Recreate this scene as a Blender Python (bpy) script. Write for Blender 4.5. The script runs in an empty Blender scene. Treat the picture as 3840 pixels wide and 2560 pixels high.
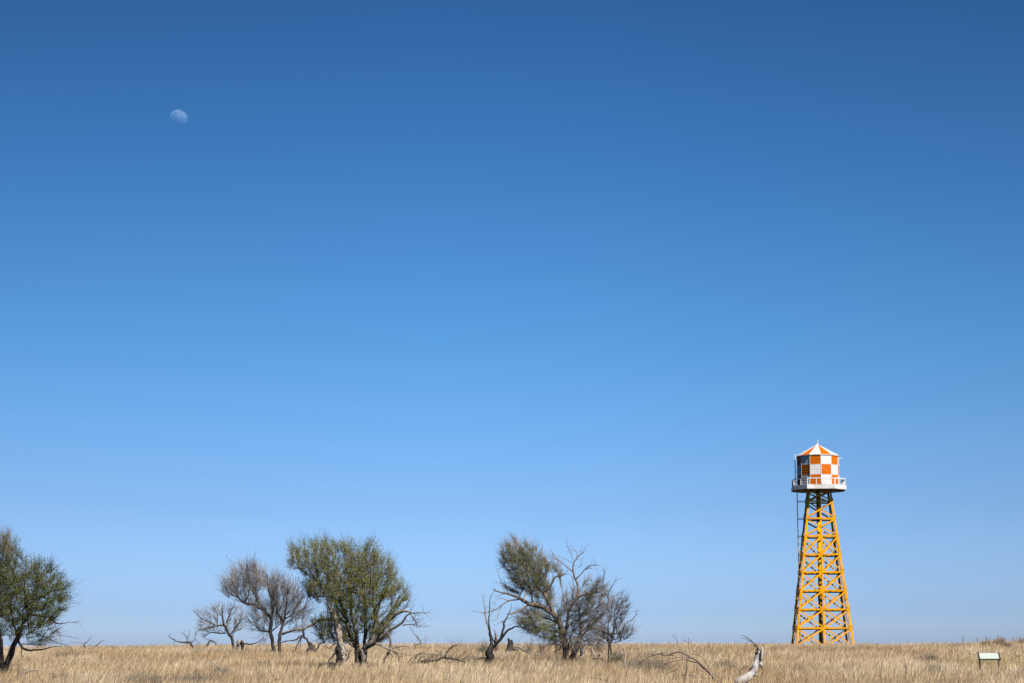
import bpy, bmesh, math, random
import numpy as np
from mathutils import Vector, Matrix, kdtree, noise

random.seed(7); rng = np.random.default_rng(7)
SC = bpy.context.scene
COL = SC.collection

# ------------------------------------------------------------------ camera
F = 7493.0                                   # focal length in photo pixels (3840 wide)
PITCH = math.atan(1220.0 / F)
CP, SP = math.cos(PITCH), math.sin(PITCH)
cam = bpy.data.cameras.new("camera"); cam.sensor_width = 36; cam.sensor_fit = 'HORIZONTAL'
cam.lens = F / 3840 * 36; cam.clip_start = 0.5; cam.clip_end = 80000
camo = bpy.data.objects.new("camera", cam); COL.objects.link(camo)
camo.location = (0, 0, 0); camo.rotation_euler = (math.pi / 2 + PITCH, 0, 0)
SC.camera = camo

# ------------------------------------------------------------------ sky, sun, exposure
SUN_AZ, SUN_EL = math.radians(141.2), math.radians(47.5)      # azimuth clockwise from the view direction (+Y)
SUN = Vector((math.sin(SUN_AZ) * math.cos(SUN_EL), math.cos(SUN_AZ) * math.cos(SUN_EL), math.sin(SUN_EL)))
W = bpy.data.worlds.new("World"); SC.world = W; W.use_nodes = True
nt = W.node_tree; bg = nt.nodes['Background']
sky = nt.nodes.new('ShaderNodeTexSky'); sky.sky_type = 'NISHITA'; sky.sun_disc = False
sky.sun_elevation = SUN_EL; sky.sun_rotation = SUN_AZ
tc = nt.nodes.new('ShaderNodeTexCoord'); sep = nt.nodes.new('ShaderNodeSeparateXYZ')
nt.links.new(tc.outputs['Generated'], sep.inputs[0])
rp = nt.nodes.new('ShaderNodeValToRGB'); nt.links.new(sep.outputs['Z'], rp.inputs[0])
K = 3.44                                      # polariser-like deepening of the clear sky with height
stops = [(0.0, (.97, 1.26, 2.2)), (.0187, (.935, 1.283, 2.22)), (.028, (.763, 1.123, 2.07)), (.079, (.572, .893, 1.526)),
         (.1607, (.352, .797, 1.278)), (.2441, (.2475, .623, 1.054)), (.3246, (.18, .474, .835)), (.6, (.075, .2, .38)), (1.0, (.06, .16, .3))]
els = rp.color_ramp.elements
els[0].position = stops[0][0]; els[1].position = stops[-1][0]
for p, c in stops[1:-1]: els.new(p)
for e, (p, c) in zip(els, stops): e.color = (c[0] / K, c[1] / K, c[2] / K, 1)
mx = nt.nodes.new('ShaderNodeMixRGB'); mx.blend_type = 'MULTIPLY'; mx.inputs[0].default_value = 1
nt.links.new(sky.outputs[0], mx.inputs[1]); nt.links.new(rp.outputs[0], mx.inputs[2])
ab = nt.nodes.new('ShaderNodeMath'); ab.operation = 'ABSOLUTE'; nt.links.new(sep.outputs['X'], ab.inputs[0])
r2 = nt.nodes.new('ShaderNodeValToRGB'); nt.links.new(ab.outputs[0], r2.inputs[0])
e2 = r2.color_ramp.elements; e2[0].position, e2[1].position = .04, .26; e2[0].color = (1, 1, 1, 1); e2[1].color = (.91, .885, .88, 1)
m2 = nt.nodes.new('ShaderNodeMixRGB'); m2.blend_type = 'MULTIPLY'; m2.inputs[0].default_value = 1
nt.links.new(mx.outputs[0], m2.inputs[1]); nt.links.new(r2.outputs[0], m2.inputs[2])
nt.links.new(m2.outputs[0], bg.inputs[0]); bg.inputs[1].default_value = 0.15
sl = bpy.data.lights.new("sun", 'SUN'); sl.energy = 5.0; sl.angle = math.radians(0.5); sl.color = (1, .955, .89)
so = bpy.data.objects.new("sun", sl); COL.objects.link(so)
so.rotation_euler = (-SUN).to_track_quat('-Z', 'Y').to_euler()
so.location = (0, 60, 80)
SC.view_settings.view_transform = 'Standard'; SC.view_settings.look = 'None'
SC.view_settings.exposure = 1.2; SC.view_settings.gamma = 1
SC.cycles.max_bounces = 6; SC.cycles.diffuse_bounces = 0; SC.cycles.transparent_max_bounces = 8

# ------------------------------------------------------------------ helpers
def P(px, py, Y):
    """photo pixel at forward distance Y -> world point"""
    r = (px - 1920) / F; u = (1280 - py) / F
    s = Y / (CP - u * SP)
    return Vector((r * s, Y, (SP + u * CP) * s))
def zat(py, Y): return P(1920, py, Y).z

ALB = .80                                    # all base colours sit a little low: the picture is exposed up
def mat(name): 
    m = bpy.data.materials.new(name); m.use_nodes = True
    return m, m.node_tree, m.node_tree.nodes['Principled BSDF']
def N(nt, t, **kw):
    n = nt.nodes.new(t)
    for k, v in kw.items(): setattr(n, k, v)
    return n
def noisy(name, c1, c2, scale, rough=.85, stretch=(1, 1, 1), bump=0, lo=.35, hi=.65, c3=None, scale3=1, detail=6, spec=.3):
    m, t, b = mat(name)
    co = N(t, 'ShaderNodeTexCoord'); mp = N(t, 'ShaderNodeMapping'); mp.inputs['Scale'].default_value = stretch
    t.links.new(co.outputs['Object'], mp.inputs[0])
    n = N(t, 'ShaderNodeTexNoise'); n.inputs['Scale'].default_value = scale; n.inputs['Detail'].default_value = detail
    t.links.new(mp.outputs[0], n.inputs['Vector'])
    r = N(t, 'ShaderNodeValToRGB'); e = r.color_ramp.elements
    e[0].position, e[1].position = lo, hi; e[0].color = (*[q * ALB for q in c1], 1); e[1].color = (*[q * ALB for q in c2], 1)
    t.links.new(n.outputs['Fac'], r.inputs[0]); out = r.outputs[0]
    if c3:
        n3 = N(t, 'ShaderNodeTexNoise'); n3.inputs['Scale'].default_value = scale3; n3.inputs['Detail'].default_value = 4
        t.links.new(co.outputs['Object'], n3.inputs['Vector'])
        r3 = N(t, 'ShaderNodeValToRGB'); r3.color_ramp.elements[0].position = .52; r3.color_ramp.elements[1].position = .64
        t.links.new(n3.outputs['Fac'], r3.inputs[0])
        mm = N(t, 'ShaderNodeMixRGB'); t.links.new(r3.outputs[0], mm.inputs[0]); t.links.new(out, mm.inputs[1])
        mm.inputs[2].default_value = (*[q * ALB for q in c3], 1); out = mm.outputs[0]
    t.links.new(out, b.inputs['Base Color']); b.inputs['Roughness'].default_value = rough
    b.inputs['Specular IOR Level'].default_value = spec
    if bump:
        bp = N(t, 'ShaderNodeBump'); bp.inputs['Strength'].default_value = bump; bp.inputs['Distance'].default_value = .03
        t.links.new(n.outputs['Fac'], bp.inputs['Height']); t.links.new(bp.outputs[0], b.inputs['Normal'])
    return m
def attr_mat(name, trans=0.0, rough=.8):
    m, t, b = mat(name)
    a = N(t, 'ShaderNodeAttribute', attribute_name='col')
    t.links.new(a.outputs['Color'], b.inputs['Base Color']); b.inputs['Roughness'].default_value = rough
    b.inputs['Specular IOR Level'].default_value = .2
    if trans:
        tr = N(t, 'ShaderNodeBsdfTranslucent'); t.links.new(a.outputs['Color'], tr.inputs[0])
        ms = N(t, 'ShaderNodeMixShader'); ms.inputs[0].default_value = trans
        o = t.nodes['Material Output']
        t.links.new(b.outputs[0], ms.inputs[1]); t.links.new(tr.outputs[0], ms.inputs[2]); t.links.new(ms.outputs[0], o.inputs[0])
    return m

M_BARK = noisy("bark_dark", (.016, .012, .010), (.072, .055, .044), 7, stretch=(4, 4, .7), bump=.9)
M_BARK2 = noisy("bark_brown", (.05, .036, .027), (.22, .165, .125), 7, stretch=(4, 4, .7), bump=.9)
M_PALE = noisy("bark_bleached", (.13, .10, .078), (.34, .285, .235), 7, stretch=(4, 4, .7), bump=.9, c3=(.12, .085, .065), scale3=4)
M_LOG = noisy("log_bleached", (.27, .245, .225), (.47, .43, .395), 6, stretch=(5, 5, .6), bump=.8, c3=(.28, .23, .20), scale3=5)
M_CHAR = noisy("bark_charred", (.008, .007, .006), (.05, .04, .033), 5, stretch=(3, 3, .6), bump=.8, lo=.45, hi=.75)
M_TWIG = noisy("twig_grey_brown", (.095, .077, .067), (.24, .20, .18), .9)
M_TWIGD = noisy("twig_dark", (.05, .039, .028), (.125, .10, .078), .9)
M_LEAF = attr_mat("leaf", .45)
M_GRASS = attr_mat("dry_grass", .25)
M_YEL = noisy("yellow_paint", (.64, .278, .002), (.70, .31, .003), 1.5, rough=.5, spec=.08, c3=(.56, .245, .006), scale3=.9)
M_ORG = noisy("orange_paint", (.47, .094, .001), (.53, .114, .0015), 1.2, rough=.55, spec=.08, c3=(.44, .085, .002), scale3=.7)
M_WHT = noisy("white_paint", (.57, .555, .535), (.62, .605, .585), 1.2, rough=.55, spec=.1, c3=(.49, .475, .45), scale3=.8)
M_SHADED_TIMBER = noisy("shaded_timber", (.025, .010, .006), (.045, .02, .01), 2)  # timber made near-black: shade of undersides and board gaps is in the colour
M_STEEL = noisy("dark_steel", (.03, .022, .022), (.055, .042, .042), 6, rough=.6)
M_POST = noisy("fence_wood", (.07, .055, .045), (.16, .13, .11), 6, stretch=(3, 3, .5))
M_WIRE = noisy("rusty_wire", (.08, .05, .04), (.13, .09, .07), 6)

def tag(o, label=None, cat=None, group=None, kind=None):
    if label: o['label'] = label
    if cat: o['category'] = cat
    if group: o['group'] = group
    if kind: o['kind'] = kind
    return o
def empty(name, loc, rz=0):
    o = bpy.data.objects.new(name, None); COL.objects.link(o); o.location = loc; o.rotation_euler = (0, 0, rz)
    o.empty_display_size = .3
    return o
def mesh_np(name, V, polys, m, parent=None, cols=None, smooth=False, mats=None, midx=None):
    """polys: list of int arrays (n,k)"""
    me = bpy.data.meshes.new(name)
    V = np.asarray(V, dtype=np.float32); me.vertices.add(len(V)); me.vertices.foreach_set('co', V.ravel())
    polys = [np.asarray(p, dtype=np.int32) for p in polys if len(p)]
    nl = sum(p.size for p in polys); npoly = sum(len(p) for p in polys)
    me.loops.add(nl); me.polygons.add(npoly)
    me.loops.foreach_set('vertex_index', np.concatenate([p.ravel() for p in polys]))
    tot = np.concatenate([np.full(len(p), p.shape[1], np.int32) for p in polys])
    st = np.zeros(npoly, np.int32); st[1:] = np.cumsum(tot)[:-1]
    me.polygons.foreach_set('loop_start', st)
    me.polygons.foreach_set('use_smooth', np.full(npoly, smooth))
    if midx is not None: me.polygons.foreach_set('material_index', np.asarray(midx, np.int32))
    if cols is not None:
        a = me.attributes.new('col', 'FLOAT_COLOR', 'FACE')
        c = np.ones((npoly, 4), np.float32); c[:, :3] = np.asarray(cols) * ALB; a.data.foreach_set('color', c.ravel())
    for q in (mats or [m]): me.materials.append(q)
    me.update(); me.validate()
    o = bpy.data.objects.new(name, me); COL.objects.link(o)
    if parent is not None:
        o.parent = parent; o.matrix_parent_inverse = parent.matrix_basis.inverted()
    return o

class MB:
    """collects simple solids; build() links them as one mesh"""
    def __init__(s): s.v = []; s.f = []; s.mi = []
    def add(s, vs, fs, mi=0):
        k = len(s.v); s.v += [tuple(p) for p in vs]; s.f += [tuple(i + k for i in f) for f in fs]; s.mi += [mi] * len(fs)
    def box(s, c, sx, sy, sz, R=None, mi=0):
        c = Vector(c); vs = []
        for dz in (-1, 1):
            for dx, dy in ((-1, -1), (1, -1), (1, 1), (-1, 1)):
                p = Vector((dx * sx / 2, dy * sy / 2, dz * sz / 2))
                vs.append(c + (R @ p if R else p))
        s.add(vs, [(3, 2, 1, 0), (4, 5, 6, 7), (0, 1, 5, 4), (1, 2, 6, 5), (2, 3, 7, 6), (3, 0, 4, 7)], mi)
    def bar(s, a, b, w, t, face=Vector((0, -1, 0)), mi=0):
        """rectangular bar from a to b; t along face normal, w across"""
        a, b = Vector(a), Vector(b); d = (b - a).normalized()
        x = d.cross(face).normalized(); y = x.cross(d).normalized(); vs = []
        for p in (a, b):
            for i, j in ((-1, -1), (1, -1), (1, 1), (-1, 1)): vs.append(p + x * (i * w / 2) + y * (j * t / 2))
        s.add(vs, [(3, 2, 1, 0), (4, 5, 6, 7), (0, 1, 5, 4), (1, 2, 6, 5), (2, 3, 7, 6), (3, 0, 4, 7)], mi)
    def angle(s, a, b, w, face, inn, th=.02):
        """steel angle: one flange lying in the face, the other turned inward along inn"""
        a, b = Vector(a), Vector(b); d = (b - a).normalized()
        s.bar(a, b, w, th, face)
        x = d.cross(face).normalized()
        o = x * (w / 2 - th / 2) - Vector(face) * (w / 2 + th / 2 + .001)
        s.bar(a + o, b + o, th, w, face)
    def cyl(s, a, b, r0, r1=None, n=8, mi=0, caps=True):
        a, b = Vector(a), Vector(b); r1 = r0 if r1 is None else r1
        d = (b - a).normalized(); x = d.orthogonal().normalized(); y = d.cross(x); vs = []
        for p, r in ((a, r0), (b, r1)):
            for k in range(n):
                t = 2 * math.pi * k / n; vs.append(p + (x * math.cos(t) + y * math.sin(t)) * r)
        fs = [(k, (k + 1) % n, n + (k + 1) % n, n + k) for k in range(n)]
        if caps: fs += [tuple(range(n))[::-1], tuple(range(n, 2 * n))]
        s.add(vs, fs, mi)
    def build(s, name, mats, parent=None, smooth=False, bevel=0):
        me = bpy.data.meshes.new(name); me.from_pydata(s.v, [], s.f)
        for m in (mats if isinstance(mats, (list, tuple)) else [mats]): me.materials.append(m)
        me.polygons.foreach_set('material_index', s.mi); me.polygons.foreach_set('use_smooth', [smooth] * len(s.f))
        me.update(); o = bpy.data.objects.new(name, me); COL.objects.link(o)
        if parent is not None: o.parent = parent
        return o

# ------------------------------------------------------------------ the lie of the land
GY = [-400, 0, 40, 60, 75, 94, 102, 112, 122, 135, 150, 165, 180, 195, 207, 222, 240, 300, 500, 1200, 9000]
GV = [(-1, -2.5), (0, -1.72), (40, -1.5), (60, -1.2)]
SURF = {75: 2560, 94: 2516, 102: 2498, 112: 2484, 122: 2471, 135: 2455, 150: 2441, 165: 2431, 180: 2424.5, 195: 2421, 207: 2421.5, 222: 2426, 240: 2434}
gy = np.array([-400, 0, 40, 60] + list(SURF) + [300, 500, 1200, 9000], float)
gz = np.array([-3.5, -1.72, -1.5, -1.25] + [zat(v, k) - .30 for k, v in SURF.items()] + [.6, -3, -14, -60], float)
def smooth_interp(y):
    """monotone-ish cubic through the profile"""
    m = np.gradient(gz, gy)
    i = np.clip(np.searchsorted(gy, y) - 1, 0, len(gy) - 2)
    h = gy[i + 1] - gy[i]; t = np.clip((y - gy[i]) / h, 0, 1)
    return ((2*t**3 - 3*t**2 + 1) * gz[i] + (t**3 - 2*t**2 + t) * h * m[i] + (-2*t**3 + 3*t**2) * gz[i+1] + (t**3 - t**2) * h * m[i+1])
UX = np.array([-.5, -.256, -.20, -.16, -.10, 0, .1, .16, .19, .215, .24, .256, .5])
UZ = np.array([-.32, -.30, -.16, -.06, -.0, .03, .05, .04, -.02, .10, .26, .30, .35])
def ground_z(x, y):
    x = np.asarray(x, float); y = np.asarray(y, float)
    z = smooth_interp(y)
    u = x / np.maximum(y, 40)
    w = np.clip((y - 105) / 80, 0, 1); w = w * w * (3 - 2 * w) * np.clip((2500 - y) / 2000, 0, 1)
    z = z + w * np.interp(u, UX, UZ)
    a = np.clip(y / 60, 0, 1) * np.clip((1500 - y) / 1000, 0, 1)
    z = z + a * (.035 * np.sin(x * .31 + y * .11) + .03 * np.sin(x * .83 - y * .23 + 1) + .02 * np.sin(x * 1.7 + y * .7 + 2))
    return z
def G(x, y): return float(ground_z(x, y))

ys = np.concatenate([np.linspace(-60, 60, 30), np.arange(61, 260, .8), np.geomspace(262, 8800, 50)])
us = np.linspace(-1, 1, 241)
gxv = []; 
for y in ys: gxv.append(np.sign(us) * np.abs(us) ** 1.15 * (60 + max(y, 0) * .75))
GX = np.array(gxv); GYY = np.repeat(ys[:, None], len(us), 1); GZZ = ground_z(GX, GYY)
V = np.stack([GX, GYY, GZZ], -1).reshape(-1, 3); nx = len(us)
i, j = np.meshgrid(np.arange(len(ys) - 1), np.arange(nx - 1), indexing='ij'); b = (i * nx + j).ravel()
M_GROUND = noisy("straw_ground", (.17, .11, .055), (.34, .235, .12), .6, c3=(.22, .15, .09), scale3=.09)
g = mesh_np("ground", V, [np.stack([b, b + 1, b + nx + 1, b + nx], 1)], M_GROUND, smooth=True)
tag(g, "dry straw coloured prairie ground under the grass, rising to the skyline", "ground", kind='structure')

# ------------------------------------------------------------------ dry grass (uncountable)
def fbm(x, y, s, seed=0):
    """cheap smooth value noise"""
    x = x * s + seed * 17.3; y = y * s + seed * 9.1
    xi = np.floor(x).astype(int); yi = np.floor(y).astype(int); xf = x - xi; yf = y - yi
    def h(a, b): 
        n = (a * 374761393 + b * 668265263 + seed * 1442695) & 0x7fffffff
        n = ((n ^ (n >> 13)) * 1274126177) & 0x7fffffff
        return ((n ^ (n >> 16)) & 0xffff) / 65535.0
    u = xf * xf * (3 - 2 * xf); v = yf * yf * (3 - 2 * yf)
    return (h(xi, yi) * (1 - u) + h(xi + 1, yi) * u) * (1 - v) + (h(xi, yi + 1) * (1 - u) + h(xi + 1, yi + 1) * u) * v
def mown(x, y):
    """the short greenish turf of the path beside the sign"""
    cx = 25.5 + (y - 118) * .25
    return np.clip(1 - np.maximum(np.abs(x - cx - 2.5) / 3.2, np.abs(y - 119) / 15), 0, 1) ** .5
def make_grass():
    ntuft = [(54, 72, 7), (72, 92, 9), (92, 125, 6.5), (125, 160, 4.6), (160, 214, 3.6)]
    bx = []; by = []; tid = []
    for y0, y1, dens in ntuft:
        area = (y1 - y0) * .64 * (y0 + y1) / 2; n = int(area * dens)
        y = rng.uniform(y0, y1, n); x = rng.uniform(-.32, .32, n) * y
        bx.append(x); by.append(y)
    tx = np.concatenate(bx); ty = np.concatenate(by); nT = len(tx)
    clump = fbm(tx, ty * .5, .22, 5) * .35 + fbm(tx, ty, .45, 1) * .35 + fbm(tx, ty, 1.1, 2) * .3
    big = fbm(tx, ty, .09, 3)
    mw = mown(tx, ty)
    hT = (.34 + .3 * clump + .1 * rng.random(nT)) * (1 - .72 * mw)
    straw = np.array([.55, .392, .222]); pale = np.array([.72, .57, .385]); russet = np.array([.36, .215, .11]); grey = np.array([.32, .245, .16]); green = np.array([.30, .27, .11])
    r1 = rng.random(nT)
    cT = straw * np.ones((nT, 3))
    k = np.clip((clump - .46) * 3.4, 0, 1)[:, None]; cT = cT * (1 - k) + pale * k
    k = (np.clip((.47 - clump) * 4.0, 0, .9) * (.5 + .5 * r1))[:, None]; cT = cT * (1 - k) + russet * k
    k = (np.clip((big - .58) * 4, 0, .7) * (r1 < .5))[:, None]; cT = cT * (1 - k) + grey * k
    k = (.75 * mw)[:, None]; cT = cT * (1 - k) + green * k
    nb = 7
    x = np.repeat(tx, nb) + rng.normal(0, .09, nT * nb); y = np.repeat(ty, nb) + rng.normal(0, .09, nT * nb)
    n = len(x); h = np.repeat(hT, nb) * rng.uniform(.55, 1.2, n)
    tall = rng.random(n) < .05; h[tall] *= rng.uniform(1.15, 1.5, tall.sum())
    z = ground_z(x, y) - .03
    w = rng.uniform(.006, .012, n) * (.55 + y / 130)
    az = rng.uniform(0, 2 * np.pi, n); sa = np.stack([np.cos(az), np.sin(az), 0 * az], 1)
    ln = rng.uniform(.05, .5, n) * h; la = rng.normal(.1, 1.0, n)
    lean = np.stack([np.cos(la) * ln, np.sin(la) * ln, 0 * la], 1)
    B = np.stack([x, y, z], 1); up = np.array([0, 0, 1.0])
    Mi = B + lean * .3 + up * (h * .6)[:, None]; T = B + lean + up * (h * .97)[:, None]
    s = sa * w[:, None] / 2
    head = rng.random(n) < .4
    hw = np.where(head, 1.35, .8)[:, None]
    V = np.stack([B - s, B + s, Mi - s * hw, Mi + s * hw, T - s * .18, T + s * .18], 1).reshape(-1, 3)
    b = np.arange(n) * 6
    q1 = np.stack([b, b + 1, b + 3, b + 2], 1); q2 = np.stack([b + 2, b + 3, b + 5, b + 4], 1)
    c = np.repeat(cT, nb, 0) * rng.uniform(.6, 1.3, (n, 1)) * (1 + rng.normal(0, .03, (n, 3)))
    dk = rng.random(n) < .06; c[dk] *= .5
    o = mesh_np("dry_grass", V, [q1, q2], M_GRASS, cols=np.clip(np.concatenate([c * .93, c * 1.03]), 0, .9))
    tag(o, "knee high dry straw coloured prairie grass covering the slope", "grass", kind='stuff')
make_grass()

# ------------------------------------------------------------------ wood
def catmull(pts, step):
    pts = [np.asarray(p, float) for p in pts]
    if len(pts) == 2: pts = [pts[0], (pts[0] + pts[1]) / 2, pts[1]]
    ext = [2 * pts[0] - pts[1]] + pts + [2 * pts[-1] - pts[-2]]
    out = []
    for k in range(1, len(ext) - 2):
        p0, p1, p2, p3 = ext[k - 1:k + 3]
        L = np.linalg.norm((p2 - p1)[:3]); m = max(1, int(L / step))
        for q in range(m):
            t = q / m
            out.append(.5 * ((2 * p1) + (-p0 + p2) * t + (2*p0 - 5*p1 + 4*p2 - p3) * t*t + (-p0 + 3*p1 - 3*p2 + p3) * t**3))
    out.append(ext[-2]); return np.array(out)
class Wood:
    def __init__(s): s.V = []; s.F = []; s.n = 0
    def tube(s, pts, rad, rough=.17, seed=0, flute=0, cap=True):
        pts = np.asarray(pts, float); rad = np.maximum(np.asarray(rad, float), .003)
        rm = rad.max(); n = 11 if rm > .09 else 8 if rm > .04 else 5 if rm > .015 else 4
        T = np.gradient(pts, axis=0); T /= np.linalg.norm(T, axis=1)[:, None] + 1e-9
        ref = np.array([0, -1.0, 0.0]); x = ref - T[0] * (ref @ T[0])
        if np.linalg.norm(x) < .2: x = np.array([1.0, 0, 0]) - T[0] * T[0][0]
        x /= np.linalg.norm(x); rings = []
        ang = np.arange(n) * 2 * np.pi / n
        for k in range(len(pts)):
            x = x - T[k] * (x @ T[k]); x /= np.linalg.norm(x); y = np.cross(T[k], x)
            rr = rad[k] * (1 + rough * (np.sin(ang * 2 + k * .5 + seed) * .5 + rng.normal(0, .55, n)))
            if flute: rr *= 1 + flute * np.sin(ang * 4 + seed + .15 * k)
            rings.append(pts[k] + np.outer(np.cos(ang) * rr, x) + np.outer(np.sin(ang) * rr, y))
        R = np.concatenate(rings); b = s.n
        for k in range(len(pts) - 1):
            for a in range(n):
                a2 = (a + 1) % n
                s.F.append((b + k*n + a, b + k*n + a2, b + (k+1)*n + a2, b + (k+1)*n + a))
        s.V.append(R); s.n += len(R)
        if cap:
            e = b + (len(pts) - 1) * n; s.V.append((pts[-1] + T[-1] * rad[-1] * .6)[None]); c = s.n; s.n += 1
            for a in range(n): s.F.append((e + a, e + (a + 1) % n, c, c))
    def build(s, name, m, parent=None):
        V = np.concatenate(s.V); F = np.array(s.F); tri = F[F[:, 2] == F[:, 3]][:, :3]; q = F[F[:, 2] != F[:, 3]]
        return mesh_np(name, V, [q, tri], m, parent, smooth=True)

def pip(x, y, poly):
    ins = False; n = len(poly); j = n - 1
    for i in range(n):
        xi, yi = poly[i]; xj, yj = poly[j]
        if (yi > y) != (yj > y) and x < (xj - xi) * (y - yi) / (yj - yi) + xi: ins = not ins
        j = i
    return ins
def pips(pts, poly):
    x, y = pts[:, 0], pts[:, 1]; ins = np.zeros(len(x), bool); n = len(poly); j = n - 1
    for i in range(n):
        xi, yi = poly[i]; xj, yj = poly[j]
        if yi != yj:
            c = ((yi > y) != (yj > y)) & (x < (xj - xi) * (y - yi) / (yj - yi) + xi); ins ^= c
        j = i
    return ins
def polydist(pts, poly):
    d = np.full(len(pts), 1e9); n = len(poly)
    for i in range(n):
        a = np.array(poly[i], float); b = np.array(poly[(i + 1) % n], float); ab = b - a
        t = np.clip(((pts - a) @ ab) / (ab @ ab + 1e-9), 0, 1)
        d = np.minimum(d, np.linalg.norm(pts - a - t[:, None] * ab, axis=1))
    return d

class Frame:
    """a crop of the photo: offset + scale -> photo pixel; Y = forward distance at which it stands"""
    def __init__(s, ox, oy, k, Y): s.ox, s.oy, s.k, s.Y = ox, oy, k, Y; s.m = k * Y / F / CP   # metres per crop pixel
    def w(s, x, y, d=0): return np.array(P(s.ox + x * s.k, s.oy + y * s.k, s.Y + d))
    def inv(s, V):
        """world points -> crop coordinates"""
        fw = V[:, 1] * CP + V[:, 2] * SP; up = -V[:, 1] * SP + V[:, 2] * CP
        px = 1920 + F * V[:, 0] / fw; py = 1280 - F * up / fw
        return np.stack([(px - s.ox) / s.k, (py - s.oy) / s.k], 1)

def limbs_to_paths(fr, limbs, spread=.35, step=.16, root=True, wob=1.0, rs=1.0):
    """limbs: (points, radii[, depth_end[, kind]]) in crop pixels. Returns [(pts, rad, kind)] in metres."""
    out = []; reg = []                                          # registry of (x, y, depth)
    for L in limbs:
        pts, rad = L[0], L[1]; dend = L[2] if len(L) > 2 else None; kind = L[3] if len(L) > 3 else 0
        if not isinstance(rad, (list, tuple)): rad = [rad, rad * .5]
        rad = np.interp(np.linspace(0, 1, len(pts)), np.linspace(0, 1, len(rad)), rad)
        length = sum(math.dist(pts[k], pts[k + 1]) for k in range(len(pts) - 1)) * fr.m
        d0 = None; best = 45
        for (x, y, d) in reg:
            e = math.dist((x, y), pts[0])
            if e < best: best, d0 = e, d
        isroot = d0 is None
        if isroot: d0 = 0
        if dend is None: dend = d0 + random.uniform(-1, 1) * spread * length
        lens = np.cumsum([0] + [math.dist(pts[k], pts[k + 1]) for k in range(len(pts) - 1)]); lens = lens / lens[-1]
        ctrl = [np.append(fr.w(p[0], p[1], d0 + (dend - d0) * t ** 1.3), r * fr.m * rs) for p, t, r in zip(pts, lens, rad)]
        q = catmull(ctrl, min(step, max(.05, length / 5)))
        P3, R = q[:, :3], np.maximum(q[:, 3], .004)
        if isroot and root:
            z = G(P3[0][0], P3[0][1])
            if z - .1 < P3[0][2] < z + .75:
                P3 = np.concatenate([[P3[0] + [0, 0, z - .15 - P3[0][2]]], P3]); R = np.concatenate([[R[0] * 1.35], R])
        nrm = rng.normal(0, 1, P3.shape); nrm[0] = 0
        nrm = (nrm + np.roll(nrm, 1, 0)) / 2
        P3 = P3 + nrm * (R[:, None] * .2 + .012) * wob
        cr = fr.inv(P3)
        for c, p in zip(cr, P3): reg.append((c[0], c[1], p[1] - fr.Y))
        out.append((P3, R, kind))
    return out

def colonize(seeds, A, step, up=.15, dk=1.7, iters=90, jit=.25, maxd=2.5):
    nodes = [tuple(s) for s in seeds]; par = [-1] * len(nodes); ch = [0] * len(nodes)
    dirs = [None] * len(nodes); A = np.asarray(A)
    for it in range(iters):
        if len(A) < 6: break
        kd = kdtree.KDTree(len(nodes))
        for k, p in enumerate(nodes): kd.insert(p, k)
        kd.balance(); acc = {}; keep = np.ones(len(A), bool)
        for a in range(len(A)):
            co, k, d = kd.find(A[a])
            if d < step * dk: keep[a] = False; continue
            if d > maxd + it * .1: continue
            v = (A[a] - np.array(co)) / d; acc[k] = acc.get(k, 0) + v
        A = A[keep]; grew = 0
        for k, v in acc.items():
            if ch[k] >= 3: continue
            v = v / (np.linalg.norm(v) + 1e-9)
            if dirs[k] is not None: v = v + .5 * dirs[k]
            v = v + np.array([0, 0, up]) + rng.normal(0, jit, 3); v /= np.linalg.norm(v) + 1e-9
            nodes.append(tuple(np.array(nodes[k]) + v * step)); par.append(k); ch.append(0); dirs.append(v); ch[k] += 1; grew += 1
        if not grew: break
    return np.array(nodes), np.array(par), dirs

def prisms(p0, p1, r0, r1, n=3):
    d = p1 - p0; d = d / (np.linalg.norm(d, axis=1)[:, None] + 1e-9)
    ref = np.where(np.abs(d[:, 2:3]) > .9, np.array([[1.0, 0, 0]]), np.array([[0, 0, 1.0]]))
    x = np.cross(d, ref); x /= np.linalg.norm(x, axis=1)[:, None]; y = np.cross(d, x); m = len(p0)
    V = np.zeros((m, 2 * n, 3))
    for k in range(n):
        t = 2 * np.pi * k / n; o = x * np.cos(t) + y * np.sin(t)
        V[:, k] = p0 + o * r0[:, None]; V[:, n + k] = p1 + o * r1[:, None]
    b = (np.arange(m) * 2 * n)[:, None]
    Fq = np.concatenate([b + np.array([[k, (k + 1) % n, n + (k + 1) % n, n + k]]) for k in range(n)])
    return V.reshape(-1, 3), Fq
class Soup:
    def __init__(s): s.V = []; s.F = []; s.n = 0
    def add(s, V, Fq): s.V.append(V); s.F.append(Fq + s.n); s.n += len(V)
    def build(s, name, m, parent): return mesh_np(name, np.concatenate(s.V), [np.concatenate(s.F)], m, parent)

def leaves(pos, size, cols, name, parent, jitter=.05):
    n = len(pos); pos = pos + rng.normal(0, jitter, (n, 3))
    a = rng.normal(0, 1, (n, 3)); a[:, 2] += .5; a /= np.linalg.norm(a, axis=1)[:, None]
    b = np.cross(a, rng.normal(0, 1, (n, 3))); b /= np.linalg.norm(b, axis=1)[:, None]
    L = size * rng.uniform(.6, 1.35, n)[:, None]; Wd = L * .30
    V = np.stack([pos - a * L / 2, pos + b * Wd, pos + a * L / 2, pos - b * Wd], 1).reshape(-1, 3)
    q = (np.arange(n) * 4)[:, None] + np.array([[0, 1, 2, 3]])
    return mesh_np(name, V, [q], M_LEAF, parent, cols=cols)

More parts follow.
